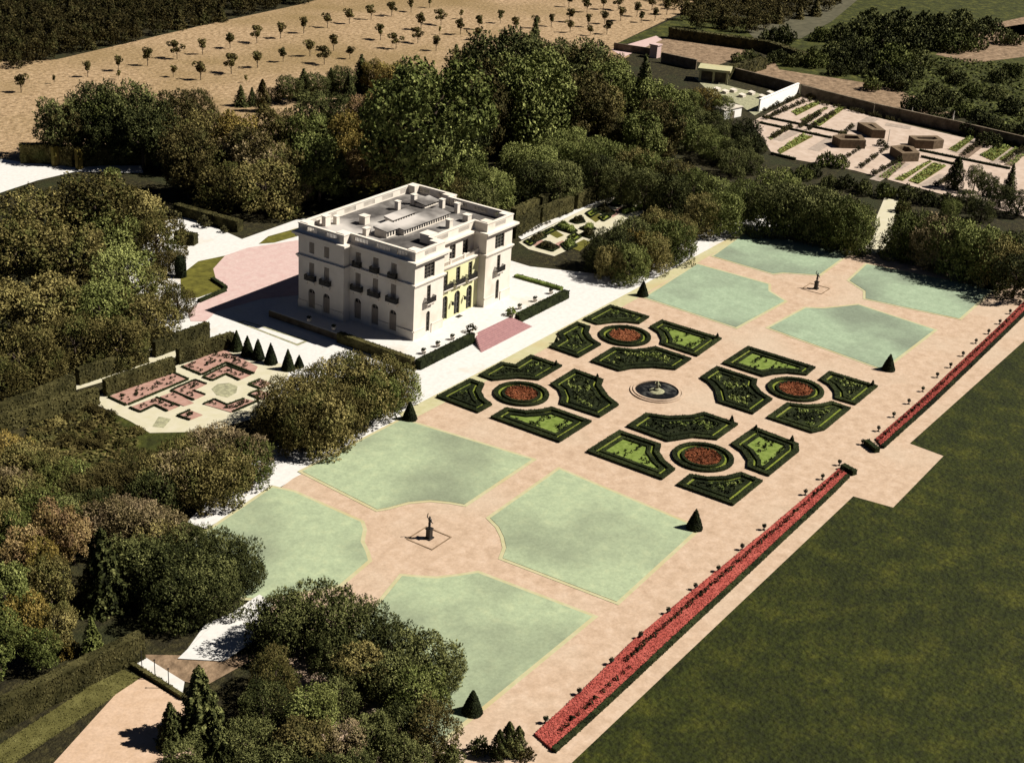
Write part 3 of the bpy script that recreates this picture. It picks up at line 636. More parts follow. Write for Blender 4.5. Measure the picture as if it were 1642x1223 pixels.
for x, y, sx, sy in ((-13.1, 47, 1.9, 1.9), (-6.4, 47, 1.9, 1.9), (9.9, 47, 1.9, 1.9), (16.5, 47, 1.9, 1.9), (-15, 71.8, 1.9, 1.9), (18.4, 71.8, 1.9, 1.9), (-15, 62.7, 1.9, 1.9), (18.4, 62.7, 1.9, 1.9)):
    c_ = MB(); c_.box(x - sx/2 - HC.x, x + sx/2 - HC.x, y - sy/2 - HC.y, y + sy/2 - HC.y, 17.56 - TZ, 19.32 - TZ); hpart(c_, 'parapet_pier', M['stone'])
f = FB().frame(Ay, By)                                         # balustrade over the yellow bay
for k in range(48):
    u = .15 + k * .285
    if abs((u - .1) % 4.6) > .4: f.bx(u - .06, u + .06, 12.7, 13.45, -.3, -.18)
f.bx(0, f.L, 13.45, 13.62, -.36, -.12)
for u in (.3, 4.65, 9.25, 13.6): f.bx(u - .28, u + .28, 12.65, 13.8, -.42, -.06)
hpart(f, 'balustrade', M['stone'])
def roofbox(name, x0, x1, y0, y1, h, m, z=17.56, cap=True):
    c_ = MB(); c_.box(x0 - HC.x, x1 - HC.x, y0 - HC.y, y1 - HC.y, z - TZ, z - TZ + h); o = hpart(c_, name, m)
    if cap: c_ = MB(); c_.box(x0 - .1 - HC.x, x1 + .1 - HC.x, y0 - .1 - HC.y, y1 + .1 - HC.y, z - TZ + h + .002, z - TZ + h + .16); c_.build('cap', M['stone'], o)
    return o
for (x, y, a, b, h) in ((-10.4, 71.0, 1.5, 1.0, 1.9), (-8.3, 70.2, .9, .9, 1.5), (-4.4, 66.3, 1.5, 1.5, 1.6), (7.2, 67.2, .9, .9, 1.7), (12.3, 67.0, 1.0, 1.0, 2.0), (14.4, 61.3, .9, .9, 1.8), (14.0, 57.2, .9, .9, 2.0), (5.2, 52.6, 1.1, 1.0, 1.7), (11.2, 52.6, 1.3, 1.3, 1.3), (-4.2, 50.6, 2.4, 2.2, 1.7), (-9.4, 61.6, 1.4, .9, 1.4)):
    roofbox('chimney', x - a/2, x + a/2, y - b/2, y + b/2, h, M['stone'])
def skylight(x0, x1, y0, y1, h):
    o = roofbox('skylight', x0, x1, y0, y1, h, M['stone'], cap=False)
    c_ = MB(); x0 -= HC.x; x1 -= HC.x; y0 -= HC.y; y1 -= HC.y; z = 17.56 - TZ + h
    c_.add([(x0 - .2, y0 - .3, z + .05), (x1 + .2, y0 - .3, z + .05), (x1 + .2, y1 + .2, z + .5), (x0 - .2, y1 + .2, z + .5), (x0 - .2, y0 - .3, z), (x1 + .2, y0 - .3, z), (x1 + .2, y1 + .2, z), (x0 - .2, y1 + .2, z)],
           [(0, 1, 2, 3), (4, 7, 6, 5), (0, 4, 5, 1), (1, 5, 6, 2), (2, 6, 7, 3), (3, 7, 4, 0)]); c_.build('lid', M['roof'], o)
    c_ = MB(); n = int((x1 - x0) / .75)
    for k in range(n):
        u = x0 + (x1 - x0) * (k + .5) / n; c_.box(u - .24, u + .24, y0 - .02, y0 + .1, z - h + .25, z - .1)
    c_.build('pane', M['pane'], o)
skylight(-4.6, 10.0, 56.2, 59.4, 1.15); skylight(-1.0, 6.4, 62.0, 63.8, .9); skylight(-8.2, -4.0, 57.6, 60.6, 1.3); skylight(11.6, 16.2, 63.6, 66.0, .7)
for u in (5.0, 9.1):                                           # wall lanterns between the arched doors
    f = FB().frame(Ay, By); f.bx(u - .05, u + .05, 4.9, 5.0, .003, .45); f.bx(u - .2, u + .2, 4.3, 4.95, .3, .7); hpart(f, 'wall_lantern', M['iron'])

# ---------------------------------------------------------------- mansion terrace, stairs and hedges
g = MB(); g.prism([(-21.2, 39.4), (27.6, 38.6), (27.6, 51), (24, 76), (-21.2, 76)], 0.05, TZ); ground('mansion_terrace', g, M['gravel'], 'raised white gravel terrace round the mansion')
b_ = MB(); b_.ring([(-21.35, 39.2), (27.75, 38.4), (27.75, 51.1), (24.1, 76.2), (-21.35, 76.2)], [(-21.0, 39.5), (27.5, 38.8), (27.5, 51), (23.9, 75.9), (-21.0, 75.9)], .04, TZ - .12); tag(b_.build('retaining_wall', M['wall_dark']), 'retaining wall round the raised mansion terrace, its shade put into dark stone', 'wall')  # wall faces coloured dark to stand in for shade on the terrace sides
T = thing('stone_stairs', 'wide flight of pink stone steps from the terrace down to the white gravel', 'stairs', (2, 39, 0))
st = MB(); n = 10
for k in range(n):
    f0 = k / n; z = TZ * (1 - f0) - .02; x0, x1 = -5.6 - 4.2 * f0, 6.4 + 1.8 * f0; y0 = 0.2 - 4.6 * f0
    if z - TZ / n < 0: z0 = 0.06
    else: z0 = 0.06
    st.box(x0, x1, y0 - .46, y0, z0, z)
st.build('steps', M['steps'], T)
for sg, x in ((-1, -6.0), (1, 6.9)):
    c_ = MB(); c_.box(x - .45, x + .45, -.6, .35, 0, 2.0); c_.box(x - .55, x + .55, -.7, .45, 2.0, 2.2); c_.build('pier', M['stone'], T)
def hedge(lab, cat, a, b, wd, z0, z1, m='hedge', group=None, dens=10, sz=.4, nm='clipped_hedge'):
    mb = MB(); hedge_box(mb, a, b, wd, z0, z1, dens, sz); return tag(mb.build(nm, M[m]), lab, cat, group)
TG = 'low hedges of the mansion terrace'
hedge('dark hedge facing the terrace, left of the pink stairs', 'hedge', (-21.6, 38.9), (-4.6, 38.9), 1.4, .05, 1.95, 'box', TG, 12, .34)
hedge('dark hedge facing the terrace, right of the pink stairs', 'hedge', (9.4, 38.1), (28, 38.1), 1.4, .05, 1.9, 'box', TG, 12, .34)
hedge('low green hedge along the left edge of the mansion terrace', 'hedge', (-21.7, 40), (-21.5, 58), 1.3, .05, 2.1, 'hedge', TG, 12, .34)
hedge('low yellow green hedge along the right edge of the mansion terrace', 'hedge', (28, 39.4), (27.8, 51), 1.3, .05, 2.1, 'lightbox', TG, 12, .34)
lob = clump_mesh('shrub_foliage', M['hedge'], 130, 1.0, .38, 12); lobl = clump_mesh('light_shrub_foliage', M['lightbox'], 130, 1.0, .38, 13)
def shrub(x, y, z, s, lab, group=None, light=False):
    T = thing('round_shrub', lab, 'shrub', (x, y, z), rnd.uniform(0, 6), group); c_ = link('foliage', lobl if light else lob, T); c_.scale = (s, s, s * 1.15)
    b_ = MB(); b_.tube([(0, 0, -.1), (0, 0, .5 * s)], .07); b_.build('trunk', M['bark'], T); return T
shrub(-3.4, 40.0, TZ, 1.25, 'clipped shrub at the top of the stairs, left side', 'shrubs flanking the stairs'); shrub(9.0, 39.2, TZ, 1.3, 'yellow tinted shrub at the top of the stairs, right side', 'shrubs flanking the stairs', True)
pot = MB(); pot.lathe([(.25, 0), (.35, .1), (.5, .65), (.55, .7), (.4, .7)], 12); POT = pot.mesh('pot', M['stone'], True)
for x, y, lab in ((-17.8, 40.5, 'stone planter on the terrace hedge, nearest the left corner'), (-13.4, 40.5, 'stone planter on the terrace left of the stairs, middle one'), (-8.8, 40.5, 'stone planter on the terrace, next to the stairs on the left'),
                  (13.0, 39.8, 'stone planter on the terrace, next to the stairs on the right'), (18.6, 39.8, 'stone planter on the terrace right of the stairs, middle one'), (24.6, 39.8, 'stone planter near the right terrace corner'),
                  (-20.4, 60.2, 'white planter on the shaded terrace edge beside the mansion, nearest the hedge'), (-20.4, 66.5, 'white planter on the shaded terrace edge beside the mansion, farther back')):
    T = thing('stone_planter', lab, 'planter', (x, y, TZ), 0, 'stone planters on the mansion terrace'); link('pot', POT, T); link('plant', upl, T, (0, 0, .65))
mt = MB(); mt.box(-.75, .75, -.45, .45, 0, .03); tag(mt.build('doormat', M['iron'], None, False, (1.5, 46.6, TZ + .004)), 'dark doormat before the middle arched door', 'doormat')
g = MB(); pm(g, [Z(320, 480, 4.321, [(255, 160), (310, 150), (760, 290), (680, 325)])], .13); ground('flower_plot', g, M['grey_patch'], 'grey outlined bed on the white gravel beside the mansion')
g = MB(); pm(g, [Z(320, 480, 4.321, [(290, 165), (315, 160), (725, 292), (675, 312)])], .15); ground('flower_plot', g, M['gravel'], 'white middle of the outlined bed beside the mansion')

# tall hedges round the left rose garden
def hedge_px(lab, a, b, h, wd=1.6, m='hedge', group=None, sz=.5, cat='hedge', dens=8):
    A_, B3 = G(*a, h), G(*b, h); return hedge(lab, cat, (A_.x, A_.y), (B3.x, B3.y), wd, 0, h, m, group, dens, sz)
q = lambda pts: Z(0, 480, 3.398, pts)
LG = 'tall hedge screens behind the left rose garden'
for a, b, lab in (((-60, 592), (398, 408), 'tall hedge screen of the back row, leftmost, cut by the photo edge'), ((420, 378), (798, 255), 'tall hedge screen of the back row, middle one'), ((836, 230), (1132, 122), 'tall hedge screen of the back row, nearest the pink forecourt'),
                  ((-40, 640), (530, 478), 'tall hedge screen of the front row, leftmost above the dry bed'), ((566, 438), (944, 312), 'tall hedge screen of the front row, middle, behind the long rose bed'), ((966, 268), (1266, 176), 'tall hedge screen of the front row, next to the row of cones')):
    hedge_px(lab, q([a])[0], q([b])[0], 3.1, 1.2, 'hedge', LG)
g = MB(); pm(g, [Z(150, 540, 4.976, [(-80, 520), (40, 470), (640, 240), (1040, 95), (1300, 160), (1500, 220), (1560, 300), (1330, 640), (900, 760), (450, 770), (300, 680), (60, 560)]), Z(0, 480, 3.398, [(130, 560), (400, 420), (830, 240), (1130, 190), (1130, 320), (800, 380), (400, 500), (180, 620)])], .11)
ground('garden_path', g, M['creampath'], 'cream paths of the left rose garden')
g = MB(); pm(g, [Z(150, 540, 4.976, [(940, 420), (990, 380), (1080, 372), (1150, 400), (1140, 450), (1070, 488), (980, 470)]), Z(150, 540, 4.976, [(470, 720), (520, 640), (620, 660), (560, 730)])], .13); ground('worn_patch', g, M['grey_patch'], 'grey worn round patch in the rose garden')
def rose_bed(pts, edges, lab, m='rosesoil', n=16, org=(150, 540, 4.976), group='beds of the left rose garden', plant=None, hz=.35):
    P0 = ccw(pg(Z(*org, pts))); cx = sum(p[0] for p in P0) / len(P0); cy = sum(p[1] for p in P0) / len(P0)
    T = thing('rose_bed', lab, 'flower bed', (cx, cy, .12), 0, group); L_ = [(x - cx, y - cy) for x, y in P0]
    b_ = MB(); b_.prism(L_, 0, .1); b_.build('soil', M[m], T)
    if edges:
        b_ = MB()
        for e in edges:
            a, b = pg(Z(*org, e)); hedge_box(b_, (a[0] - cx, a[1] - cy), (b[0] - cx, b[1] - cy), .45, .02, hz, 12, .22)
        b_.build('edging_hedge', M['box'], T)
    for x, y in scatter(inset(L_, .7), n, rnd):
        o = link('rose_bush', plant or PLANT[0], T, (x, y, .1)); s_ = rnd.uniform(.45, .9); o.scale = (s_, s_, s_ * rnd.uniform(.9, 1.5)); o.rotation_euler.z = rnd.uniform(0, 6)
    return T
rose_bed([(120,485),(625,285),(755,345),(275,550)], [[(120,487),(262,553)], [(280,548),(755,347)], [(625,290),(755,345)]], 'long pink rose bed along the front hedge screens, left of the cross path', n=34)
rose_bed([(705,240),(1030,105),(1310,245),(1280,300),(1060,212),(870,310)], [[(705,244),(862,310)], [(1060,214),(1280,300)], [(870,308),(1060,214)]], 'L shaped pink rose bed under the row of clipped cones', n=44)
rose_bed([(875,330),(1060,235),(1255,310),(1165,352),(1060,302),(950,355)], [[(875,330),(950,355)], [(875,328),(1060,237)], [(1060,237),(1255,310)], [(1060,304),(1165,352)], [(950,355),(1060,304)]], 'small angled rose bed right of the cross path, above the grey patch', n=16)
rose_bed([(620,435),(810,350),(900,385),(795,435),(890,470),(800,512)], [[(620,437),(800,512)], [(810,352),(900,385)], [(795,437),(890,470)], [(620,435),(810,352)]], 'small angled rose bed left of the grey patch', n=16)
rose_bed([(290,570),(500,490),(685,560),(590,600),(490,550),(375,607)], [[(290,572),(375,607)], [(490,552),(590,600)], [(500,492),(685,560)], [(375,607),(490,552)]], 'small angled rose bed at the left end of the rose garden', n=18)
rose_bed([(530,485),(640,445),(800,535),(720,560)], [], 'bare pink plot between two angled rose beds', n=3)
rose_bed([(880,545),(965,505),(1065,552),(1200,500),(1300,522),(1100,610)], [[(880,545),(965,507)], [(965,507),(1065,552)], [(1065,552),(1200,502)], [(1110,606),(1300,524)]], 'rose bed below the grey patch, partly hidden by domed trees', n=22)
rose_bed([(670,635),(770,592),(870,630),(770,670)], [[(670,637),(770,594)], [(670,637),(770,670)]], 'rose bed corner peeking over the domed trees', n=8)
rose_bed([(1240,385),(1330,345),(1420,380),(1330,420)], [[(1240,385),(1330,347)], [(1240,387),(1330,420)]], 'rose bed beside the left grove, right of the grey patch, upper one', n=7)
rose_bed([(1240,465),(1320,430),(1420,470),(1330,505)], [[(1240,465),(1320,432)], [(1240,467),(1330,505)]], 'rose bed beside the left grove, right of the grey patch, lower one', n=7)

# right rose garden
RQ = (800, 280, 6.315)
g = MB(); pm(g, [Z(*RQ, [(200, 690), (1130, 215), (1500, 290), (1460, 400), (900, 680), (560, 830), (300, 760)])], .11); ground('garden_path', g, M['creampath'], 'cream and orange paths of the right rose garden')
g = MB(); pm(g, [Z(*RQ, [(170, 610), (1100, 190), (1150, 215), (230, 665)])], .14); ground('gravel', g, M['gravel'], 'white gravel strip along the right rose garden')
RG = 'beds of the right rose garden'
for pts, lab in (([(300,680),(400,620),(480,640),(370,690)], 'dark bed nearest the mansion in the right rose garden, upper one'), ([(385,740),(470,690),(610,745),(545,785)], 'dark diamond bed nearest the mansion in the right rose garden, lower one'),
                 ([(555,550),(640,490),(790,580),(740,605)], 'dark diamond bed in the right rose garden, second along the white strip'), ([(720,480),(830,430),(870,490),(790,505)], 'small dark bed in the right rose garden, third along the white strip'),
                 ([(960,375),(1040,320),(1175,395),(1130,425)], 'dark diamond bed toward the far end, below the white strip'), ([(1110,315),(1200,260),(1250,310),(1190,335)], 'green bed at the far end of the white strip'),
                 ([(1215,375),(1290,340),(1350,380),(1300,405)], 'dark bed across the orange path at the far end'), ([(630,715),(720,680),(790,730),(690,775)], 'bed against the domed trees, closest to the mansion'),
                 ([(820,620),(900,585),(960,620),(930,655)], 'bed against the domed trees, at mid garden'), ([(820,555),(910,520),(980,560),(900,582)], 'bed with a taller bush in the middle of the right rose garden'),
                 ([(1230,290),(1300,250),(1380,310),(1340,335)], 'dark bed in the far corner under the tall trees')):
    rose_bed(pts, [[pts[k], pts[(k + 1) % 4]] for k in range(4)], lab, 'bedsoil', 22, RQ, RG, lobl if len(lab) % 2 else lob, .45)
for o in [o for o in bpy.data.objects if o.name.startswith('rose_bush') and o.data in (lob, lobl)]: o.scale = tuple(v * 1.05 for v in o.scale)
g = MB(); pm(g, [Z(*RQ, [(880,420),(980,380),(1070,430),(980,490)]), Z(*RQ, [(480,590),(560,560),(660,620),(590,650)]), Z(*RQ, [(700,740),(860,660),(930,690),(820,780)])], .13); ground('turf', g, M['turf'], 'green turf plots of the right rose garden')
P_ = [Z(*RQ, [(a_, b_)])[0] for a_, b_ in ((190, 640), (1110, 205))]
for k, lab in enumerate(('low dark planting on the white strip, nearest the mansion', 'low dark planting in the middle of the white strip', 'low dark planting at the far end of the white strip')):
    t0, t1 = ((.04, .38), (.46, .78), (.84, .98))[k]
    a, b = [G(P_[0][0] + (P_[1][0] - P_[0][0]) * t, P_[0][1] + (P_[1][1] - P_[0][1]) * t) for t in (t0, t1)]
    T = thing('plant_row', lab, 'plant row', (a.x, a.y, .15), 0, 'plant rows on the white strip')
    for j in range(int((b - a).length / 1.5)):
        p = (b - a) * (j / max(1, int((b - a).length / 1.5))); o = link('small_shrub', lob, T, (p.x + rnd.uniform(-.3, .3), p.y + rnd.uniform(-.3, .3), 0)); s_ = rnd.uniform(.35, .7); o.scale = (s_,) * 3
for a, b, lab in (((150, 480), (395, 335), 'tall hedge screen of the right garden, front row, next to the mansion'), ((420, 330), (740, 215), 'tall hedge screen of the right garden, front row, second from the mansion'), ((780, 195), (960, 125), 'tall hedge screen of the right garden, front row, third from the mansion'), ((985, 118), (1136, 60), 'sunlit hedge screen at the far end of the front row'),
                  ((150, 340), (390, 235), 'tall hedge screen of the right garden, back row, next to the mansion'), ((420, 220), (640, 110), 'tall hedge screen of the right garden, back row, middle'), ((690, 60), (856, 0), 'sunlit hedge screen at the far end of the back row')):
    hedge_px(lab, Z(*RQ, [a])[0], Z(*RQ, [b])[0], 4.0, 1.6, 'hedge', 'tall hedge screens behind the right rose garden')
hedge_px('long low light green hedge at the right garden end, under tall trees', (1000, 336), (1106, 312), 1.2, 1.0, 'lightbox')

for pts, lab in (([(255,690),(300,665),(370,700),(320,730)], 'pale green bed beside the mansion corner in the right rose garden'), ([(430,600),(540,545),(580,570),(480,620)], 'olive bed along the white strip, between two dark diamonds'), ([(880,400),(960,355),(1010,390),(930,440)], 'green bed below the middle of the white strip'), ([(1010,440),(1090,400),(1130,440),(1060,480)], 'green bed beyond the cream path at mid garden'), ([(700,640),(770,600),(830,640),(770,680)], 'small bed in the middle of the cream path')):
    rose_bed(pts, [[pts[k], pts[(k + 1) % 4]] for k in range(4)], lab, 'strip', 12, RQ, RG, PLANT[0], .4)
g = MB(); pm(g, [Z(*RQ, [(330,715),(430,665),(480,690),(390,735)]), Z(*RQ, [(600,760),(700,700),(640,670),(540,720)]), Z(*RQ, [(1150,440),(1290,360),(1240,330),(1110,400)]), Z(*RQ, [(1340,350),(1440,300),(1500,330),(1390,385)])], .125); ground('garden_path', g, M['rosesoil'], 'orange pink stretches of path in the right rose garden')
# behind the mansion: box hedge, shrubs, clipped column, ivy arcade
W3 = lambda x, y: Z(0, 200, 3.058, [(x, y)])[0]
hedge_px('long low box hedge before the dark brown trees, left of the forecourt', W3(862, 384), W3(1178, 470), 2.6, 2.0, 'hedge', None, .45)
hedge_px('short hedge block between the left grove and white gravel', W3(862, 520), W3(960, 535), 2.6, 2.2, 'hedge', None, .45)
for x, y, s_, lab in ((866, 462, 1.6, 'round shrub before the long box hedge, leftmost'), (1005, 502, 1.9, 'round shrub before the long box hedge, middle and largest'), (1100, 530, 1.1, 'round shrub before the long box hedge, rightmost and smallest')):
    p = G(*W3(x, y)); shrub(p.x, p.y, .1, s_, lab, 'shrubs before the box hedge')
p = G(*W3(887, 748)); T = thing('clipped_column', 'dark clipped yew column beside the olive half moon lawn', 'topiary', (p.x, p.y, .1))
qn = np.random.default_rng(4); a_ = qn.uniform(0, 6.283, 900); zz = qn.uniform(0, 4.4, 900); rr = 1.15 * np.minimum(1, (4.55 - zz) / .7) ** .5
b_ = MB(); b_.lathe([(1.0, .1), (1.1, 1), (1.1, 3.6), (.6, 4.3), (.1, 4.45)], 14); b_.cards(np.stack([rr * np.cos(a_), rr * np.sin(a_), .1 + zz], 1), np.stack([np.cos(a_), np.sin(a_), 0 * a_ + .1], 1), .26, .36, 1, qn); b_.build('foliage', M['box'], T)
b_ = MB(); b_.tube([(0, 0, -.1), (0, 0, .4)], .12); b_.build('trunk', M['bark'], T)
hedge_px('low dark hedge edging the olive half moon lawn, upper end', W3(1040, 745), W3(1108, 790), .8, .9, 'box', 'low edging of the half moon lawn', .3); hedge_px('low dark hedge edging the olive half moon lawn, lower end', W3(975, 855), W3(1105, 800), .8, .9, 'box', 'low edging of the half moon lawn', .3)
T = thing('hedge_arcade', 'ivy covered hedge enclosure with golden end pillars by white gravel', 'hedge', (0, 0, 0))
b_ = MB(); pts = [G(*W3(*k), 5.0) for k in ((95, 92), (250, 92), (360, 112), (690, 92))]
for a, b in zip(pts, pts[1:]): hedge_box(b_, a, b, 2.2, 0, 5.0, 7, .6)
b_.build('foliage', LV['o'], T)
for k in ((245, 102), (362, 118), (694, 98)):
    p = G(*W3(*k), 5.0); c_ = MB(); c_.obox((p.x - .8, p.y - 1.6), (p.x + .8, p.y - 1.6), 1.0, 0, 5.1); c_.build('end_pillar', LV['y'], T)
# corner of the park, bottom left
a, b = G(-60, 1150, 3.9), G(226, 1012, 3.9); hedge('high trellised hedge in the bottom left corner beside the sand court', 'hedge', (a.x, a.y), (b.x, b.y), 1.5, 0, 3.9, 'hedge', None, 16, .34)
a, b = G(-60, 1256), G(208, 1080); hedge('low rough verge between trellised hedge and sand court', 'verge', (a.x, a.y), (b.x, b.y), 3.6, 0, .35, 'verge', None, 16, .26, 'grass_verge')
a, b = G(212, 1068), G(296, 1122); hedge('thin dark hedge along the white strip of path', 'hedge', (a.x, a.y), (b.x, b.y), .7, 0, .7, 'hedge', None, 14, .28)
g = MB(); pm(g, [[(203, 1063), (224, 1049), (296, 1094), (292, 1117)]], .16); ground('gravel', g, M['gravel'], 'white strip of path at the corner of the sand court')
for k, (px, py) in enumerate([(103, 1108), (145, 1086), (170, 1078), (200, 1062), (228, 1076), (249, 1090), (271, 1104)]):
    p = G(px, py); b_ = MB(); b_.tube([(0, 0, 0), (0, 0, 3.0)], .06); b_.box(-.09, .09, -.09, .09, 2.95, 3.05); tag(b_.build('fence_post', M['iron'], None, False, (p.x, p.y, 0)), 'thin dark post by the bottom left hedge and white strip, %s from the left' % ORD[k], 'post', 'thin posts in the bottom left corner')

# ---------------------------------------------------------------- walled kitchen garden
KA, KB = (1180, 130, 5.864), (1380, 170, 6.267)
g = MB(); pm(g, [[(1205, 196), (1285, 155), (1400, 188), (1560, 225), (1760, 290), (1760, 380), (1510, 312), (1370, 274), (1240, 250)]], .12); ground('kitchen_garden', g, M['plot'], 'pink soil of the walled kitchen garden')
def wall_px(lab, a, b, h, m, t=.5, group=None):
    A_, B3 = G(*a), G(*b); b_ = MB(); b_.obox((A_.x, A_.y), (B3.x, B3.y), t, 0, h); b_.obox((A_.x, A_.y), (B3.x, B3.y), t + .3, h + .002, h + .2)
    return tag(b_.build('garden_wall', M[m]), lab, 'wall', group)
h_ = height_at(G(1277, 154), 135)
wall_px('bright whitewashed wall across the kitchen garden, narrowing with distance', (1216, 180), (1278, 153), h_, 'whitewall')
h2 = height_at(G(1292, 157), 141)
for a, b, lab in (((1284, 153), (1400, 183), 'long old stone wall of the kitchen garden, next to the white wall'), ((1401, 183.3), (1540, 214), 'long old stone wall of the kitchen garden, middle stretch'), ((1541, 214.3), (1760, 266), 'long old stone wall of the kitchen garden, stretch at the right edge'), ((1172, 124), (1281, 152), 'dark stone wall between pavilion and white wall'), ((1060, 100), (1116, 112), 'dark stone wall left of the cream pavilion')):
    wall_px(lab, a, b, h2, 'wall_dark')
def crop(org, pts, lab, m='turf', h=.5):
    P0 = ccw(pg(Z(*org, pts))); cx = sum(p[0] for p in P0) / len(P0); cy = sum(p[1] for p in P0) / len(P0); L_ = [(x - cx, y - cy) for x, y in P0]
    T = thing('crop_bed', lab, 'vegetable bed', (cx, cy, .13), 0, 'vegetable beds of the kitchen garden')
    b_ = MB(); b_.prism(L_, 0, .12); b_.build('soil', M[m], T)
    if h:
        b_ = MB(); P = [(x, y, rnd.uniform(.15, h)) for x, y in scatter(L_, int(area(L_) * 5), rnd)]; b_.cards(P, [(0, 0, 1)] * len(P), .5, .6, .5, R0); tag(b_.build('crop', M['lightbox'], T), kind='stuff')
for org, pts, lab in ((KA, [(520,290),(760,195),(800,215),(570,330)], 'yellow green bed nearest the white wall'), (KA, [(700,415),(980,250),(1020,265),(790,430)], 'long green bed, second from the white wall'), (KA, [(390,660),(620,505),(720,530),(420,690)], 'green bed below the dark edged path, beside the dark trees'),
                      (KB, [(880,440),(1090,310),(1140,330),(960,470)], 'yellow green bed right of the hollow brown hedges, under the long wall'), (KB, [(1200,500),(1400,370),(1530,410),(1330,560)], 'broad green bed near the right edge, above the dark edged path'), (KB, [(340,745),(690,555),(715,565),(420,760)], 'narrow green row at the front of the kitchen garden'),
                      (KB, [(480,760),(730,575),(860,610),(580,790)], 'broad dark green bed at the front of the kitchen garden'), (KB, [(1390,545),(1560,420),(1592,436),(1440,560)], 'thin yellow row near the right edge')):
    crop(org, pts, lab)
for org, pts, lab in ((KA, [(600,370),(840,250),(870,260),(650,400)], 'grey bare row between the two green beds by the white wall'), (KA, [(300,540),(480,430),(520,440),(330,560)], 'grey bare row left of the kitchen garden path'), (KB, [(980,500),(1180,340),(1320,345),(1080,530)], 'pale bare bed near the right edge'),
                      (KB, [(180,720),(400,560),(450,575),(270,740)], 'grey bare row before the pentagonal hedge'), (KB, [(1440,600),(1600,480),(1642,500),(1530,610)], 'grey bare row at the right edge')):
    crop(org, pts, lab, 'kitchen_soil', .25 if 'grey' in lab else 0)
for a, b, w_, lab in (((1246, 226), (1284, 208), 3.0, 'pale raked strip beside the green bed near the dark trees'), ((1304, 242), (1336, 222), 3.5, 'pale raked strip before the long hollow hedge'), ((1300, 203), (1330, 186), 3.0, 'pale raked strip between two green beds'), ((1362, 212), (1400, 190), 4.0, 'pale raked strip behind the farthest hollow hedge'), ((1420, 200), (1460, 206), 4.0, 'pale raked strip under the long wall'), ((1402, 290), (1452, 262), 3.0, 'pale raked strip in front of the pentagonal hedge'), ((1482, 300), (1515, 282), 3.5, 'pale raked strip at the front right'), ((1532, 246), (1570, 222), 3.5, 'pale raked strip right of the yellow green bed'), ((1590, 266), (1630, 236), 3.0, 'pale raked strip among the right rows')):
    a, b = G(*a), G(*b); d_ = (b - a).xy.normalized(); n_ = Vector((-d_.y, d_.x)) * w_ / 2; b_ = MB(); b_.prism([tuple(a.xy - n_), tuple(b.xy - n_), tuple(b.xy + n_), tuple(a.xy + n_)], .10, .16); tag(b_.build('crop_bed', M['palebed']), lab, 'vegetable bed', 'vegetable beds of the kitchen garden')
for a, b, lab in ((Z(*KA, [(250, 345)])[0], Z(*KA, [(1040, 505)])[0], 'dark box edging on the far side of the kitchen path, left half'), (Z(*KA, [(220, 400)])[0], Z(*KA, [(900, 545)])[0], 'dark box edging on the near side of the kitchen path, left half'),
                  (Z(*KB, [(590, 455)])[0], Z(*KB, [(1500, 640)])[0], 'dark box edging on the far side of the kitchen path, right half'), (Z(*KB, [(610, 520)])[0], Z(*KB, [(940, 595)])[0], 'dark box edging on the near side of the kitchen path, right half'), (Z(*KA, [(330, 690)])[0], Z(*KA, [(560, 745)])[0], 'dark edging at the front corner of the kitchen garden')):
    a, b = G(*a), G(*b); hedge(lab, 'hedge', (a.x, a.y), (b.x, b.y), .8, .1, .75, 'box', 'box edging of the kitchen garden', 6, .4)
def hollow(org, outer, inn, lab, h=2.6):
    P0 = ccw(pg(Z(*org, outer), h)); P1 = inset(P0, inn); cx = sum(p[0] for p in P0) / len(P0); cy = sum(p[1] for p in P0) / len(P0)
    b_ = MB(); b_.ring([(x - cx, y - cy) for x, y in P0], [(x - cx, y - cy) for x, y in P1], .05, h)
    return tag(b_.build('hollow_hedge', M['block'], None, False, (cx, cy, .08)), lab, 'hedge', 'hollow brown hedges of the kitchen garden')
hollow(KA, [(1145,390),(1285,462),(1410,468),(1310,395)], 1.9, 'hollow brown hedge block nearest the long wall, farthest back'); hollow(KA, [(910,515),(985,555),(1225,562),(1180,510),(1000,500)], 1.5, 'long hollow brown hedge block at the end of the left path')
hollow(KB, [(300,405),(420,480),(595,475),(530,410),(420,390)], 1.6, 'pentagonal hollow brown hedge, nearest the camera'); hollow(KB, [(485,300),(555,345),(740,355),(840,345),(770,300)], 1.5, 'hollow brown hedge block on the right, under the long wall')
p = G(*Z(*KB, [(200, 405)])[0]); shrub(p.x, p.y, .12, 1.6, 'dark plant heap on the round bed amid the hollow hedges')
p = G(*Z(*KB, [(265, 420)])[0]); b_ = MB(); b_.tube([(0, 0, 0), (0, 0, 5.5)], [.16, .08]); b_.lathe([(.5, 0), (.4, .4), (.2, .5)], 8); tag(b_.build('pole', M['palewood'], None, False, (p.x, p.y, .1)), 'pale pole standing amid the hollow hedges', 'pole')
for k, (x, y, hh) in enumerate(((1287 + 41, 160, 3), (1460, 192, 4), (1466, 195, 3), (1525, 208, 6))):
    p = G(x, y + 1); b_ = MB(); b_.tube([(0, 0, 0), (.2, 0, hh * .4), (-.2, .1, hh * .7), (.1, 0, hh)], [.25, .2, .18, .1]); b_.tube([(0, 0, hh * .5), (.8, 0, hh * .75)], [.12, .05]); tag(b_.build('espalier_trunk', M['palewood'], None, False, (p.x, p.y, .1)), 'pale bare trunk trained on the long wall, %s from the left' % ORD[k], 'tree trunk', 'bare trunks at the long wall')
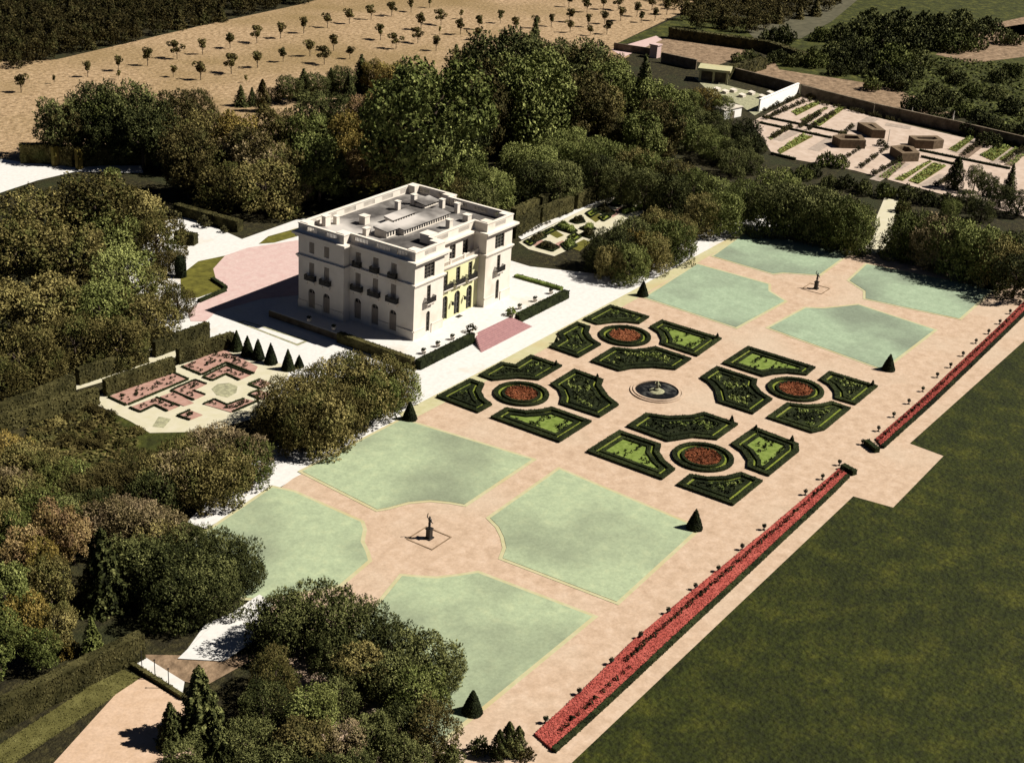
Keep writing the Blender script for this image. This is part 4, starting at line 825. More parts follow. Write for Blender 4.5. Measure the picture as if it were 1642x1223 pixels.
rows = [((1300, 164), (1440, 196), 16, 'low dark plants under the long wall, left stretch'), ((1560, 216), (1640, 240), 12, 'low dark plants under the long wall, right stretch'), ((1226, 180), (1280, 158), 12, 'small bushes along the foot of the white wall'), ((1228, 192), (1288, 166), 14, 'dark shrubs beside the path below the white wall'), ((1380, 270), (1420, 240), 10, 'dark plant row before the pentagonal hedge'), ((1240, 222), (1268, 206), 9, 'short plant row left of the green bed beside the dark trees'), ((1282, 206), (1312, 186), 10, 'plant row between white wall beds and the path, first'), ((1296, 210), (1336, 184), 11, 'plant row right of the second green bed'), ((1400, 282), (1446, 258), 11, 'plant row in front of the pentagonal hedge, nearer the camera'), ((1345, 262), (1385, 236), 10, 'plant row left of the dark row by the pentagonal hedge'), ((1500, 300), (1530, 284), 8, 'plant row at the front right of the kitchen garden'), ((1545, 250), (1585, 222), 10, 'plant row right of the yellow green bed under the wall'), ((1610, 262), (1642, 240), 8, 'plant row at the right edge of the kitchen garden'), ((1345, 222), (1365, 206), 6, 'plant row behind the long hollow hedge')]
for a, b, n, lab in rows:
    a, b = G(*a), G(*b); T = thing('plant_row', lab, 'plant row', (a.x, a.y, .12), 0, 'plant rows of the kitchen garden')
    for j in range(n):
        p_ = (b - a) * ((j + rnd.uniform(-.2, .2)) / (n - 1)); o = link('small_shrub', lob, T, (p_.x, p_.y, 0)); s_ = rnd.uniform(.6, 1.3); o.scale = (s_, s_, s_ * 1.2)
# pavilion: flat roof on posts with dark openings
p0, p1 = G(1120, 131), G(1166, 136); e = (p1 - p0).xy.normalized(); rz = math.atan2(e.y, e.x); Lp = (p1 - p0).length; hp = height_at(p0, 109)
T = thing('pavilion', 'cream flat roofed pavilion with dark open bays by the garden wall', 'pavilion', (p0.x, p0.y, .05), rz)
b_ = MB(); b_.box(-.6, Lp + .6, -.6, 7.5, hp - .8, hp); b_.build('roof', M['cream'], T)
b_ = MB(); b_.box(.1, Lp - .1, 6.2, 6.6, 0, hp - .8); b_.box(.1, Lp - .1, 2.2, 2.4, 0, hp - .9); b_.build('back_wall', M['wall_dark'], T)
for x in (.3, Lp * .5, Lp - .3): b_ = MB(); b_.box(x - .35, x + .35, -.2, .5, 0, hp - .8); b_.build('post', M['cream'], T)
p0, p1 = G(1160, 193), G(1188, 187); e = (p1 - p0).xy.normalized(); rz = math.atan2(e.y, e.x); Lp = (p1 - p0).length
T = thing('shed', 'small white shed with grey roof at the end of the white wall', 'shed', (p0.x, p0.y, .05), rz)
b_ = MB(); b_.box(0, Lp, 0, 4.5, 0, 3.0); b_.build('wall', M['whitewall'], T); b_ = MB(); b_.box(-.3, Lp + .3, -.3, 4.8, 3.002, 3.25); b_.build('roof', M['palewood'], T); b_ = MB(); b_.box(Lp * .35, Lp * .6, -.06, .02, 0, 2.2); b_.build('door', M['wall_dark'], T)
g = MB(); pm(g, [[(1112, 124), (1160, 136), (1215, 150), (1255, 160), (1210, 186), (1185, 168), (1140, 150)]], .10); ground('yard', g, M['grey_patch'], 'grey littered yard before the pavilion')
for k, (x, y) in enumerate(((1150, 146), (1163, 150), (1176, 148), (1190, 156), (1205, 152), (1222, 158), (1235, 152))):
    p = G(x, y); b_ = MB(); b_.box(-1.2, 1.2, -.8, .8, 0, .7); b_.add([(-1.3, -.9, .75), (1.3, -.9, .75), (1.3, .9, 1.05), (-1.3, .9, 1.05)], [(0, 1, 2, 3)]); tag(b_.build('cold_frame', M['palewood'], None, False, (p.x, p.y, .1)), 'pale cold frame in the yard, %s from the pavilion' % ORD[k], 'cold frame', 'cold frames in the yard')
for a, b, lab in (((1075, 44), (1235, 66), 'dark hedge beyond the upper fallow plot'), ((1235, 66), (1300, 88), 'dark hedge running down to the scrub, right of the upper fallow plot'), ((1150, 112), (1225, 92), 'hedge with golden verge between the two fallow plots')):
    hedge_px(lab, a, b, 4, 3.2, 'hedge', 'field hedges beyond the kitchen garden', 1.0, dens=2.5)
b_ = MB(); a, b = G(984, 80), G(1050, 90); b_.obox((a.x, a.y), (b.x, b.y), .5, 0, 2.6); tag(b_.build('garden_wall', M['wall_dark']), 'grey wall along the pink lane behind the tall trees', 'wall')
a = G(1050, 92); b_ = MB(); b_.box(-1.5, 1.5, -1.5, 1.5, 0, 4.4); b_.box(-1.8, 1.8, -1.8, 1.8, 4.4, 4.8); tag(b_.build('gate_pier', M['forecourt'], None, False, (a.x, a.y, 0)), 'pink stone gate pier at the end of the lane', 'gate pier')
# ---------------------------------------------------------------- trees
def lobes(C, Rd, n, q, ratio, keep=.8, cz=.45, blend=.5):
    """points over a cloud of lobes in the crown's unit space, thrown away where they sink inside another lobe"""
    C = np.asarray(C, float) * [1, 1, ratio]; Rd = np.asarray(Rd, float); pr = Rd ** 2 / (Rd ** 2).sum()
    idx = q.choice(len(C), int(n * 2.1), p=pr); D = q.normal(size=(len(idx), 3)); D /= np.linalg.norm(D, axis=1)[:, None]
    rad = Rd[idx] * (1 - np.abs(q.normal(0, .10, len(idx)))); rad += Rd[idx] * .14 * (q.random(len(idx)) < .2)
    P = C[idx] + D * rad[:, None]; ok = P[:, 2] > .02
    for c, r in zip(C, Rd): ok &= np.linalg.norm(P - c, axis=1) > r * keep
    P, D = P[ok], D[ok]; nt = int(n * .8 / TUFT); m = int(n * .2)
    B, BN = P[nt:nt + m] - D[nt:nt + m] * .05, D[nt:nt + m]                      # the shaded layer underneath
    c0, d0 = np.repeat(P[:nt], TUFT, 0), np.repeat(D[:nt], TUFT, 0)               # leafy sprays standing out of it
    u = d0 * .75 + [0, 0, .65]; u /= np.linalg.norm(u, axis=1)[:, None]
    ln = np.repeat(q.uniform(.05, .15, nt), TUFT); t = q.random(len(c0)); L3 = q.normal(size=(len(c0), 3)); L3 -= u * (L3 * u).sum(1)[:, None]; L3 /= np.linalg.norm(L3, axis=1)[:, None]
    Q = c0 + u * (t * ln - .02)[:, None] + L3 * ((1.05 - t) * .036)[:, None]; QN = L3 * .55 + u * .25 + d0 * .35
    return np.concatenate([Q, B]), np.concatenate([QN, BN])
TUFT = 7
def dome_crown(seed, n=14000, sz=.062, ratio=1.75):
    q = np.random.default_rng(seed); C = [(0, 0, .42)]; Rd = [.62]
    for k in range(34):
        a = q.uniform(0, 6.283); z = .08 + .68 * q.uniform(0, 1) ** .9; rr = .74 * math.sqrt(max(0, 1 - max(0, (z - .42) / .50) ** 2.6)) * q.uniform(.85, 1.03)
        C.append((rr * math.cos(a), rr * math.sin(a), z)); Rd.append(q.uniform(.20, .34))
    for k in range(8): a = q.uniform(0, 6.283); r = q.uniform(0, .42); C.append((r * math.cos(a), r * math.sin(a), .80 - r * .12)); Rd.append(q.uniform(.20, .32))
    P, N = lobes(C, Rd, n, q, ratio, .86, .35, .5); return card_arrays(P, N, sz * .55, sz, 1.0, q, .22)
def broad_crown(seed, n=14000, sz=.07, ratio=2.35, z0=.24):
    q = np.random.default_rng(seed); C = [(0, 0, .58)]; Rd = [.5]
    for k in range(44):
        a = q.uniform(0, 6.283); z = z0 + (.88 - z0) * q.uniform(0, 1) ** .8; rr = .80 * math.sqrt(max(0.02, 1 - abs((z - .50) / .48) ** 2.4)) * q.uniform(.5, 1.06)
        C.append((rr * math.cos(a), rr * math.sin(a), z)); Rd.append(q.uniform(.17, .33))
    P, N = lobes(C, Rd, n, q, ratio, .84, .5, .4); return card_arrays(P, N, sz * .6, sz, .8, q, .25)
def conifer_crown(seed, n=5500, sz=.15, layers=15, droop=.35, ex=.9, ratio=3.0):
    q = np.random.default_rng(seed); P = []; N = []
    for L_ in range(layers):
        z = .06 + .90 * L_ / (layers - 1); r = (1 - (z - .06) / .98) ** ex; nb = int(6 + 8 * r); off = q.uniform(0, 6.28)
        m = int(n * r / (layers * .52) / nb) + 3
        for b in range(nb):
            a = off + 6.283 * b / nb + q.uniform(-.25, .25); ln = r * q.uniform(.68, 1.1)
            t = q.random(m) ** .6; wd = .22 * r * (1 - t * .7)
            x = t * ln; y = q.normal(0, 1, m) * wd * .6
            P.append(np.stack([x * np.cos(a) - y * np.sin(a), x * np.sin(a) + y * np.cos(a), (z + q.normal(0, .012)) * ratio - droop * .4 * x + .05 * q.normal(size=m)], 1))
            N.append(np.tile([math.cos(a) * .7, math.sin(a) * .7, .6], (m, 1)))
    P.append(np.stack([q.normal(0, .03, 40), q.normal(0, .03, 40), q.uniform(.9, 1.0, 40) * ratio], 1)); N.append(q.normal(size=(40, 3)))
    return card_arrays(np.concatenate(P), np.concatenate(N), sz * .5, sz * .9, -.1, q)
def column_crown(seed, n=4200, sz=.2, ratio=4.2):
    q = np.random.default_rng(seed); z = q.random(n); a = q.uniform(0, 6.283, n); rr = np.minimum(1, ((1.02 - z) / .55)) ** .75 * (.8 + .25 * np.sin(5 * a + 14 * z)) * q.uniform(.75, 1.05, n)
    P = np.stack([rr * np.cos(a), rr * np.sin(a), (.02 + .97 * z) * ratio], 1); N = np.stack([np.cos(a), np.sin(a), 0 * a + .1], 1); return card_arrays(P, N, sz * .6, sz, 1.2, q)
def lolly_crown(seed, n=560, sz=.34, ratio=3.3):
    q = np.random.default_rng(seed); w_ = q.uniform(.22, .4); C = [(q.normal(0, w_), q.normal(0, w_), q.uniform(.48, .88)) for _ in range(12)]; Rd = [q.uniform(.26, .5) for _ in C]
    D = q.normal(size=(n, 3)); D /= np.linalg.norm(D, axis=1)[:, None]; i = q.integers(0, 12, n); P = np.array(C)[i] * [1, 1, ratio] + D * np.array(Rd)[i][:, None]; P[:, 2] = np.clip(P[:, 2], .36 * ratio, 1.0 * ratio)
    return card_arrays(P, D, sz * .7, sz, .9, q)
def scrub_crown(seed, n=2600, sz=.13):
    q = np.random.default_rng(seed); C = []; Rd = []
    for k in range(26): a = q.uniform(0, 6.283); r = q.uniform(0, .8); C.append((r * math.cos(a), r * math.sin(a), q.uniform(.1, .62) * (1.1 - r * .5))); Rd.append(q.uniform(.18, .36))
    P, N = lobes(C, Rd, n, q, 1.0, .75, .2, .4); return card_arrays(P, N, sz * .62, sz, .8, q)
def trunk_mesh(name, r, top, limbs, seed, aspect):
    """tapered trunk with limbs in the unit space of its crown (height 1, radius 1)"""
    q = random.Random(seed); mb = MB(); k = aspect
    mb.tube([(0, 0, -.02), (.01, 0, top * .3), (-.02, .02, top * .7), (0, 0, top)], [r * 1.25, r, r * .75, r * .3], 7)
    for i in range(limbs):
        a = 6.283 * i / max(1, limbs) + q.uniform(-.3, .3); z = top * q.uniform(.35, .75); ln = q.uniform(.35, .6)
        mb.tube([(0, 0, z), (ln * .5 * math.cos(a), ln * .5 * math.sin(a), z + .13), (ln * math.cos(a), ln * math.sin(a), z + .24)], [r * .5, r * .33, r * .12], 5)
    return mb.mesh(name, M['bark'], True)
KINDS = {}
def kind(k, maker, n, tr, ratio, name, cat):
    KINDS[k] = ([arr_mesh(name + '_crown', maker(100 + 17 * i + len(KINDS) * 7), LV['o']) for i in range(n)], trunk_mesh(name + '_trunk', *tr), ratio, name, cat)
kind('D', dome_crown, 5, (.06, .6, 5, 1, 1), 1.75, 'domed_tree', 'tree')
kind('B', broad_crown, 5, (.055, .72, 7, 2, 1), 2.35, 'broadleaf_tree', 'tree')
kind('C', conifer_crown, 3, (.07, .95, 0, 3, 1), 3.0, 'conifer', 'tree')
kind('K', lambda s: conifer_crown(s, 7500, .13, 11, .9, .75, 2.1), 2, (.06, .95, 0, 4, 1), 2.1, 'cedar', 'tree')
kind('T', column_crown, 2, (.16, .8, 0, 5, 1), 4.2, 'columnar_conifer', 'tree')
kind('S', scrub_crown, 4, (.05, .4, 4, 6, 1), 1.0, 'bush', 'bush')
kind('O', lolly_crown, 4, (.055, .6, 4, 7, 1), 3.3, 'orchard_tree', 'tree')
CN = {'o': 'olive brown', 'g': 'green', 'd': 'dark green', 'y': 'golden', 'p': 'dusky pinkish', 'a': 'orange autumn', 'b': 'dark brown', 's': 'green'}
KN = {'D': 'domed tree', 'B': 'broadleaf tree', 'C': 'conifer', 'K': 'layered cedar', 'T': 'slim dark conifer', 'S': 'low bush', 'O': 'young tree'}
def plant(k, col, base, h, r, label, group, seed):
    crowns, tr, ratio, name, cat = KINDS[k]; q = random.Random(seed)
    T = thing(name, label, cat, (base.x, base.y, 0), q.uniform(0, 6.283), group)
    c_ = link('crown', crowns[q.randrange(len(crowns))], T); c_.scale = (r, r * q.uniform(.88, 1.12), h / ratio)
    c_.material_slots[0].link = 'OBJECT'; c_.material_slots[0].material = LV[col]
    t_ = link('trunk', tr, T); t_.scale = (r, r, h); return T
def nth(i, n):
    if n == 1: return ''
    return ', %s from left' % ORD[i] if i < 20 else ', number %d from left' % (i + 1)
def grove(place, items, group=None):
    """items: (top x, top y, half width in the survey photo, kind, colour[, height / radius])"""
    tot = {}; cnt = {}
    for it in items: key = (it[3], it[4]); tot[key] = tot.get(key, 0) + 1
    for it in sorted(items, key=lambda t: t[0]):
        tx, ty, rp, k, col = it[:5]; ratio = it[5] if len(it) > 5 else KINDS[k][2]
        D = (G(tx, ty, 8) - CAM).length; r = rp * D / FPX * .92; h = r * ratio; base = G(tx, ty, h * .97 + r * .22)
        key = (k, col); i = cnt.get(key, 0); cnt[key] = i + 1
        plant(k, col, base, h, r, '%s %s %s%s' % (CN[col], KN[k], place, nth(i, tot[key])), group or ('trees ' + place), int(tx * 7 + ty * 13))

grove('in the grove left of the forecourt', [(55,292,62,'B','o',1.9), (148,268,66,'B','o',1.9), (212,290,58,'D','o'), (248,335,48,'D','o'), (20,340,66,'B','o',1.9), (110,350,66,'B','o',1.9), (190,385,60,'D','g'), (240,420,45,'D','o'),
   (70,430,62,'B','o',1.9), (155,440,60,'D','g'), (228,462,52,'D','o'), (283,452,34,'D','b',1.7), (25,515,58,'D','o'), (-20,430,60,'B','o',1.9), (115,500,50,'D','o'), (190,500,48,'D','o'), (65,545,40,'D','o'), (-10,560,50,'D','o'), (270,395,28,'D','b',1.5), (165,330,50,'B','g',1.8), (75,365,40,'D','p',1.6)])
grove('in the clump by the hedge arcade', [(92,150,41,'B','d'), (148,124,46,'B','d'), (205,128,48,'B','d'), (172,142,44,'B','g'), (238,150,44,'B','d'), (280,142,37,'B','b'), (318,136,34,'D','b'), (262,172,44,'B','b',1.9), (225,168,41,'B','d'), (160,165,39,'B','d'), (105,165,37,'B','b'), (266,235,22,'S','g',1.5), (300,200,46,'B','b'), (175,262,18,'S','g',1.5)])
grove('between the forecourt and the stubble slope', [(375,172,42,'B','y'), (324,175,40,'B','o'), (404,206,54,'D','p',1.8), (438,160,40,'B','o'), (452,222,54,'D','o',1.6), (484,242,42,'D','p',1.6), (330,218,54,'D','o',1.6), (365,248,56,'D','o',1.4), (425,246,62,'D','o',1.4), (300,232,44,'B','b',1.8), (468,276,40,'D','p',1.2), (400,190,46,'B','b'), (335,262,44,'D','b',1.2), (285,205,36,'B','b',1.9), (430,285,44,'D','o',1.0), (375,285,40,'D','d',1.0)])
grove('at the edge of the stubble slope', [(386,134,16,'C','d',2.3), (404,138,14,'C','d',2.3), (421,126,13,'T','b'), (442,136,16,'D','b'), (465,116,26,'B','d',1.8), (487,107,22,'C','d',2.3), (508,112,26,'B','d',1.8), (531,106,20,'C','d',2.3), (547,104,26,'B','d',1.8), (580,84,26,'C','d',2.3), (560,112,22,'C','d',2.3), (600,92,24,'B','y'), (622,94,26,'B','y'), (648,94,26,'B','d'), (636,120,28,'B','d')])
grove('in the colourful park beyond the mansion', [(498,174,39,'B','g'), (506,208,41,'B','g'), (512,240,41,'B','g',2.0), (552,172,41,'B','y'), (585,146,32,'B','a'), (611,138,29,'B','y'), (600,182,34,'B','a'), (570,208,37,'B','y'), (582,230,37,'B','a',2.0), (547,244,15,'T','d',5), (530,200,32,'B','d'), (500,140,34,'B','d'), (540,145,32,'B','d'), (538,270,20,'D','g'), (620,190,37,'B','b')])
grove('among the tall park trees', [(692,76,81,'B','g',2.3), (664,96,51,'B','g'), (722,104,49,'B','g'), (640,150,49,'B','b'), (735,160,54,'B','d'), (700,165,63,'B','g'), (665,190,56,'B','b'), (735,205,41,'B','g')])
grove('in the highest dark stand', [(804,34,61,'B','d',2.3), (768,62,46,'B','b'), (732,68,26,'C','d'), (838,44,41,'B','d'), (860,26,22,'C','d'), (855,68,63,'B','g',2.3), (812,88,54,'B','b'), (782,110,54,'B','b'), (885,56,41,'B','d'), (905,62,44,'B','b'), (937,52,49,'B','d'), (962,62,46,'B','o'), (978,88,44,'B','g'), (930,100,51,'B','b'), (885,110,49,'B','g'), (900,138,39,'B','g'), (845,130,44,'B','d'), (965,125,41,'B','o'), (950,20+58,37,'B','b'), (1000,110,32,'B','g'), (770,150,44,'B','b'), (820,170,34,'B','d')])
grove('right of the tall park stand', [(1037,84,34,'C','d',3.4), (1052,116,41,'B','g'), (1075,128,37,'B','g'), (1037,172,37,'B','g'), (990,170,32,'B','b'), (1062,150,41,'B','b'), (1090,150,39,'B','g'), (1018,200,30,'D','b'), (1110,138,26,'D','g'), (1136,136,26,'D','y'), (1160,148,22,'D','g'), (1120,165,30,'D','d'), (1085,185,30,'D','d'), (1150,172,28,'D','d'), (1062,200,28,'D','o'), (1130,195,28,'D','g')])
grove('near the white shed', [(1202,186,30,'B','d',2.2), (1165,190,28,'D','d'), (1190,212,30,'D','d'), (1150,210,28,'D','g'), (1215,212,22,'D','d'), (1175,232,28,'D','d'), (1210,240,22,'D','d')])
grove('in the grove right behind the mansion', [(712,262,35,'D','o',1.9), (690,270,24,'D','o',1.9), (757,250,42,'D','g',1.9), (792,262,40,'D','g',1.9), (730,280,35,'D','o',1.9), (770,290,33,'D','d',1.9), (841,220,40,'D','g',1.9), (870,226,42,'D','g',1.9), (895,214,37,'D','g',1.9), (922,222,33,'D','g',1.9), (880,198,33,'D','g',1.9), (922,198,33,'D','g',1.9), (855,248,40,'D','d',1.9), (900,250,40,'D','d',1.9), (825,245,31,'D','d',1.9)])
grove('in the row behind the right rose garden', [(961,212,36,'D','g',2.1), (992,222,36,'D','g',2.1), (1022,232,36,'D','o',2.1), (1050,240,36,'D','g',2.1), (1085,250,36,'D','o',2.1), (1118,262,36,'D','g',2.1), (1148,276,34,'D','g',2.1), (960,240,34,'D','d',2.1), (1000,252,36,'D','d',2.1), (1040,262,36,'D','d',2.1), (1080,274,36,'D','d',2.1)])
grove('along the far white gravel', [(1201,283,35,'D','g',2.0), (1162,299,39,'D','g',2.0), (1131,303,37,'D','o',2.0), (1178,293,33,'D','g',2.0), (1090,338,35,'D','o',2.0), (1068,345,35,'D','g',2.0), (1032,365,35,'D','y',2.0), (1056,327,37,'D','o',2.0), (1014,341,37,'D','d',2.0), (985,358,37,'D','d',2.0), (966,375,31,'D','d',2.0), (1000,378,33,'D','d',2.0), (1012,385,35,'D','g',2.0), (1050,365,37,'D','o',2.0), (1088,349,37,'D','g',2.0), (985,389,31,'D','o',2.0)])
grove('in the far grove left of the cream path', [(1240,288,42,'D','d',2.0), (1267,284,45,'D','d',2.0), (1291,288,45,'D','d',2.0), (1316,291,45,'D','d',2.0), (1340,297,45,'D','d',2.0), (1362,308,45,'D','g',2.0), (1382,322,40,'D','g',2.0), (1250,262,38,'D','g',2.0)])
grove('in the far grove right of the cream path', [(1458,334,39,'D','g',2.0), (1484,328,42,'D','g',2.0), (1510,336,44,'D','p',2.0), (1537,342,44,'D','g',2.0), (1564,346,47,'D','g',2.0), (1592,354,47,'D','g',2.0), (1612,366,44,'D','o',2.0), (1640,400,39,'D','d',2.0), (1655,360,44,'D','d',2.0)])
grove('below the kitchen garden', [(1332,276,18,'S','d',1.3), (1361,276,20,'S','d',1.3), (1388,284,20,'S','d',1.3), (1423,288,22,'S','g',1.2), (1458,292,22,'S','d',1.2), (1490,300,22,'S','d',1.2), (1522,304,22,'S','d',1.2), (1328,238,20,'S','g',1.4), (1350,244,18,'S','g',1.3), (1308,258,18,'S','d',1.4), (1290,262,18,'S','g',1.4), (1270,268,18,'S','d',1.3), (1450,318,18,'S','o',1.2)])
grove('in front of the kitchen garden, right side', [(1539,249,17,'T','d',3.2), (1569,264,18,'B','d',2.5), (1590,274,20,'B','d',2.5), (1627,260,18,'C','d',3.2), (1555,300,22,'D','d'), (1610,290,24,'D','d'), (1640,300,26,'D','d'), (1580,312,24,'D','d'), (1530,315,20,'D','g')])
grove('beside the rose garden, by the gravel', [(450,602,47,'D','o',1.8), (478,596,47,'D','o',1.8), (508,580,49,'D','o',1.8), (542,566,49,'D','o',1.8), (566,555,47,'D','o',1.8), (600,562,51,'D','o',1.8), (628,568,47,'D','o',1.8), (644,588,36,'D','g',1.8), (512,622,59,'D','o',1.8), (545,608,55,'D','o',1.8), (580,582,57,'D','o',1.8), (596,588,51,'D','g',1.8), (462,622,55,'D','o',1.8), (490,632,55,'D','o',1.8), (440,640,42,'D','b',1.8)], 'domed trees of the terrace groves')
grove('in the grove at the near white gravel', [(345,676,49,'D','p',1.75), (384,684,53,'D','p',1.75), (392,696,49,'D','g',1.75), (292,696,47,'D','o',1.75), (322,716,57,'D','o',1.75), (286,716,51,'D','p',1.75), (250,724,47,'D','o',1.75), (352,712,57,'D','o',1.75), (224,712,36,'D','b',1.75), (320,684,38,'D','o',1.75)], 'domed trees of the terrace groves')
grove('in the brown thicket at the left edge', [(13,688,46,'D','y'), (34,704,46,'D','o'), (56,710,44,'D','o'), (82,722,46,'D','o'), (104,732,46,'D','g'), (9,742,50,'D','p'), (30,756,52,'D','o'), (150,742,42,'D','b'), (178,738,44,'D','b'), (200,746,44,'D','b'), (120,756,46,'D','b'), (60,775,52,'D','g'), (100,790,46,'D','d'), (150,780,44,'D','d'), (-10,790,50,'D','o'), (240,752,46,'D','d')])
grove('in the dry bed left of the rose garden', [(60,688,17,'S','b',.8), (90,668,17,'S','o',.8), (125,640,15,'S','b',.8), (150,645,19,'S','b',.8), (110,660,15,'S','b',.8), (175,655,19,'S','o',.8), (130,700,17,'S','b',.8), (140,672,17,'S','b',.8), (80,650,15,'S','o',.8), (220,680,17,'S','b',.8), (165,690,17,'S','b',.8), (105,690,19,'S','b',.8), (150,700,20,'S','b',.8), (195,700,19,'S','o',.8), (50,665,15,'S','b',.8)])
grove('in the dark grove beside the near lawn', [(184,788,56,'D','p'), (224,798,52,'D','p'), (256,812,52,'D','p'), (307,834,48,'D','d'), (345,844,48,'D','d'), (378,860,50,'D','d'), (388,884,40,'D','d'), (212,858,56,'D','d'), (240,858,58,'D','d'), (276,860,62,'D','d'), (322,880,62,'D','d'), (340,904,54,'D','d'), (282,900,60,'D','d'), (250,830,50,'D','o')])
grove('at the left edge of the photo', [(160,842,56,'K','d',2.6), (85,800,44,'B','a',3.0), (113,822,34,'B','a',2.8), (33,846,38,'B','a',3.0), (62,858,36,'B','y',3.0), (75,890,42,'B','o',2.6), (5,900,50,'B','g',2.6), (20,810,44,'D','g'), (140,800,40,'D','o'), (110,1026,22,'S','y',1.3), (40,950,46,'B','y',2.4), (-10,980,50,'B','g',2.4), (90,960,40,'B','o',2.4), (145,985,26,'C','g'), (60,1010,36,'B','g',2)])
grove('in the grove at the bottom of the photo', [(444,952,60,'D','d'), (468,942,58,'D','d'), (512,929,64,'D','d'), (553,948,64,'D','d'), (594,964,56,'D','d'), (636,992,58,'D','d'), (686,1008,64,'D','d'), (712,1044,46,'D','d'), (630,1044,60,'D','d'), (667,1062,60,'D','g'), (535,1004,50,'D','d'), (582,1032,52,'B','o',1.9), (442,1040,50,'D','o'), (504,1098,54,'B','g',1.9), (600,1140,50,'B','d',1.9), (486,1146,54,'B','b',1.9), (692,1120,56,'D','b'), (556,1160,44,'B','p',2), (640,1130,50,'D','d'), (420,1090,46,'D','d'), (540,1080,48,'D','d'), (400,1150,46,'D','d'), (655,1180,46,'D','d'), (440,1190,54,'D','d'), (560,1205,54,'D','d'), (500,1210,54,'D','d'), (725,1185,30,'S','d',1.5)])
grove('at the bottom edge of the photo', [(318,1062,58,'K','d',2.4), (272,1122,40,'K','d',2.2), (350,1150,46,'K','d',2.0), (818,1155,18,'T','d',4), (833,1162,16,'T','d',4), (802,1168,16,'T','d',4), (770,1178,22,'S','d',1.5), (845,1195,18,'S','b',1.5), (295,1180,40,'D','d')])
grove('in the scrub beyond the kitchen garden wall', [(1262,35,24,'S','d',1.3), (1240,38,22,'S','d',1.3), (1320,36,20,'S','s',1.4), (1352,30,24,'S','d',1.4), (1350,64,26,'S','d',1.4), (1310,76,24,'S','s',1.2), (1280,78,20,'S','d',1.3), (1305,70,16,'S','d',1.6), (1346,92,20,'S','d',1.3), (1405,8,30,'S','d',1.2), (1438,58,30,'S','s',1.5), (1480,72,26,'S','d',1.2), (1422,96,24,'S','d',1.2), (1395,62,24,'S','d',1.2), (1450,6,28,'S','d',1.2), (1490,12,28,'S','d',1.2), (1532,44,28,'S','s',1.2), (1480,40,30,'S','d',1.1), (1378,92,20,'S','d',1.2), (1445,112,26,'S','d',1.1), (1400,118,22,'S','s',1.1), (1490,142,26,'S','d',1.2), (1465,148,24,'S','d',1.1), (1540,110,20,'S','d',1.1), (1608,102,22,'S','d',1.2), (1630,96,20,'S','s',1.2), (1575,168,28,'S','d',1.1), (1625,150,24,'S','d',1.2), (1550,158,24,'S','s',1.1), (1520,100,14,'S','d',1.4), (1590,20,26,'S','d',1.0), (1620,40,26,'S','d',1.0), (1380,22,26,'S','d',1.2), (1420,38,28,'S','d',1.2), (1370,46,24,'S','d',1.2), (1510,168,22,'S','d',1.1), (1605,185,24,'S','d',1.1), (1640,190,24,'S','d',1.1), (1395,16,28,'S','d',1.2), (1425,18,28,'S','d',1.2), (1462,24,30,'S','d',1.1), (1500,30,30,'S','d',1.1), (1515,14,30,'S','d',1.1), (1545,8,30,'S','d',1.1), (1570,30,28,'S','d',1.0), (1560,48,26,'S','s',1.0), (1360,58,24,'S','d',1.2), (1385,74,24,'S','d',1.2), (1430,78,26,'S','s',1.2), (1460,94,26,'S','d',1.1), (1505,128,24,'S','d',1.1), (1530,140,24,'S','d',1.1), (1560,128,22,'S','s',1.1), (1600,132,22,'S','d',1.1), (1590,205,24,'S','d',1.1), (1560,190,22,'S','d',1.1), (1335,58,22,'S','d',1.3)], 'bushes of the scrub')
grove('along the fallow plots', [(1185,82,16,'S','d',1.0), (1205,76,18,'S','d',1.0), (1222,84,18,'S','d',1.0), (1250,74,20,'S','d',1.2), (1300,148,10,'S','b',.9)])

# orchard on the slope
ORCH = [(34,149,117),(87,135,120),(141,124,98),(190,114,88),(237,106,76),(284,95,65),(325,88,62),(278,124,104),(322,129,97),(371,119,86),(369,78,51),(413,109,80),(412,70,41),(450,62,35),(454,100,76),(487,54,27),(497,91,62),(520,104,74),(525,45,20),(535,82,55),(395,134,120),
 (560,39,13),(595,32,7),(628,26,2),(659,20,-1),(689,13,-6),(610,65,38),(635,79,53),(675,48,20),(707,41,15),(670,70,44),(699,82,57),(738,56,29),(739,31,15),(768,48,24),(764,65,44),(802,38,16),(826,50,27),(561,95,73),(860,46,24),(884,43,22),(913,36,13),(912,12,-10),(941,20,-3),(943,44,22),(914,53,31),(967,16,-8),(969,39,16),(973,56,32),(946,58,40),(991,17,-8),(995,34,10),(1021,27,3),(1028,37,18),(1045,17,-6),(1069,24,-4),(1050,34,12),(705,56,42),(190,128,112)]
ro = sorted(range(len(ORCH)), key=lambda i: ORCH[i][0])
for k, i in enumerate(ro):
    x, y, ty = ORCH[i]; base = G(x, y); h = height_at(base, ty); small = y - ty < 17
    lab = ('tiny sapling' if small else 'young round headed tree') + ' on the stubble slope, ' + ('number %d counting from the left' % (k + 1))
    plant('O', 'b' if not small else 'o', base, h, h / (4.2 if small else 2.9), lab, 'young trees on the stubble slope', i)

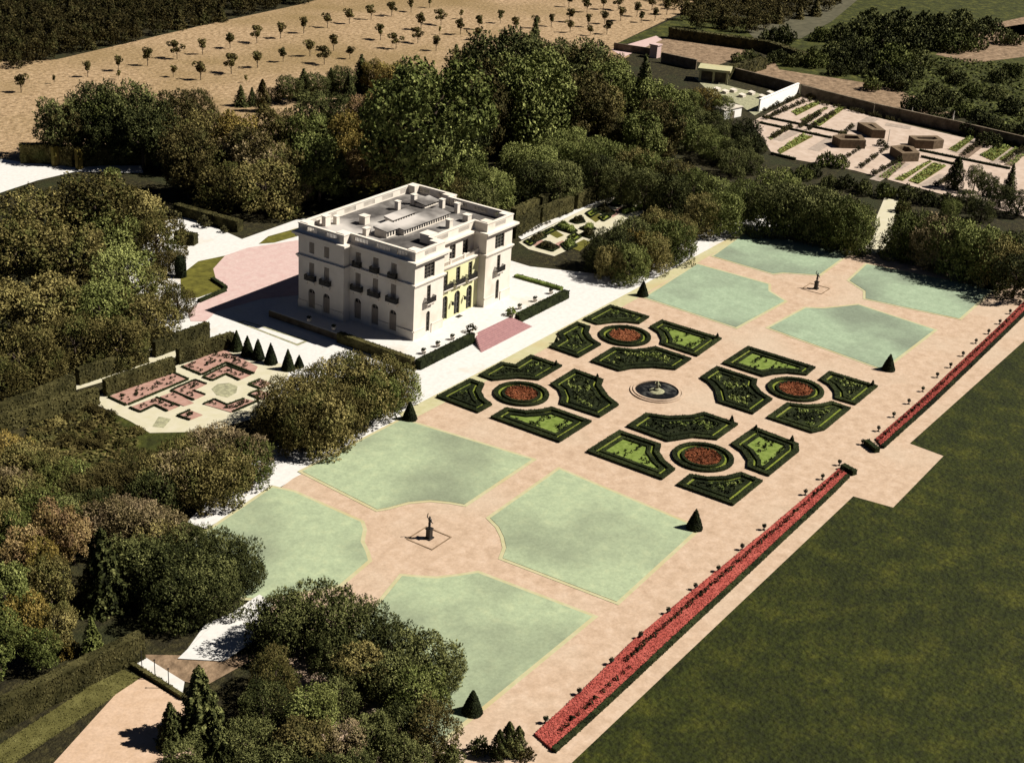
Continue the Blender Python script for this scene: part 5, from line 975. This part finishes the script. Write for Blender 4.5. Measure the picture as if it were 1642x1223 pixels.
# far woods that read as one mass
def wood(name, spots, label):
    q = np.random.default_rng(11); qs = []
    bank = [broad_crown(900 + i, 1300, .20, 2.3, .1) for i in range(4)] + [conifer_crown(950, 1000, .26, ratio=2.3)]
    for x, y, rp in spots:
        b = G(x, y); D = (b - CAM).length; r = rp * D / FPX; h = r * q.uniform(1.9, 2.6); a = q.uniform(0, 6.28); c = bank[q.integers(0, 5)].copy()
        R_ = np.array([[math.cos(a), -math.sin(a), 0], [math.sin(a), math.cos(a), 0], [0, 0, 1]]); c = c @ R_.T * [r, r, h / 2.3] + [b.x, b.y, 0]; qs.append(c)
    o = link(name, arr_mesh(name, np.concatenate(qs), LV['b'])); tag(o, label, 'wood', kind='stuff')
sp = []
for row in range(13):
    for k in range(48):
        x = -140 + k * 17 + rnd.uniform(-6, 6); ed = np.interp(x, [-200, 0, 90, 330, 480, 620, 760], [150, 114, 92, 36, 6, -16, -40]); y = ed + 2 - row * 11 + rnd.uniform(-4, 4)
        if y < ed + 4 and y > -110: sp.append((x, y, rnd.uniform(11, 16)))
wood('far_wood', sp, 'dense dark brown wood covering the upper left corner beyond the slope')
sp = []
for row in range(6):
    for k in range(26):
        x = 1000 + k * 14 + rnd.uniform(-5, 5); ed = np.interp(x, [1000, 1090, 1110, 1200, 1300, 1380], [-20, 20, 44, 50, 26, -8]); y = ed - row * 11 + rnd.uniform(-4, 4)
        if y > -60: sp.append((x, y, rnd.uniform(9, 13)))
wood('distant_wood', sp, 'dark wood at the top edge beside the grassy track')
# rough ground cover in the scrub
q5 = np.random.default_rng(8); poly = pg([(1300, 88), (1400, 50), (1480, 90), (1660, 105), (1660, 215), (1480, 170)]); P = []
for x, y in scatter(poly, 6000, rnd): P.append((x, y, rnd.uniform(.1, .4)))
b_ = MB(); b_.cards(P, [(0, 0, 1)] * len(P), 1.0, 1.2, .6, q5); tag(b_.build('rough_growth', LV['s']), 'rough green growth between the bushes of the scrub', 'undergrowth', kind='stuff')
poly = pg([(40, 690), (110, 655), (170, 662), (225, 705), (200, 760), (100, 745)]); b_ = MB(); P = [(x, y, rnd.uniform(.1, .5)) for x, y in scatter(poly, 2500, rnd)]
b_.cards(P, [(0, 0, 1)] * len(P), .5, .7, .7, q5); tag(b_.build('dry_growth', LV['b']), 'dry brownish growth on the bed left of the rose garden', 'undergrowth', kind='stuff')
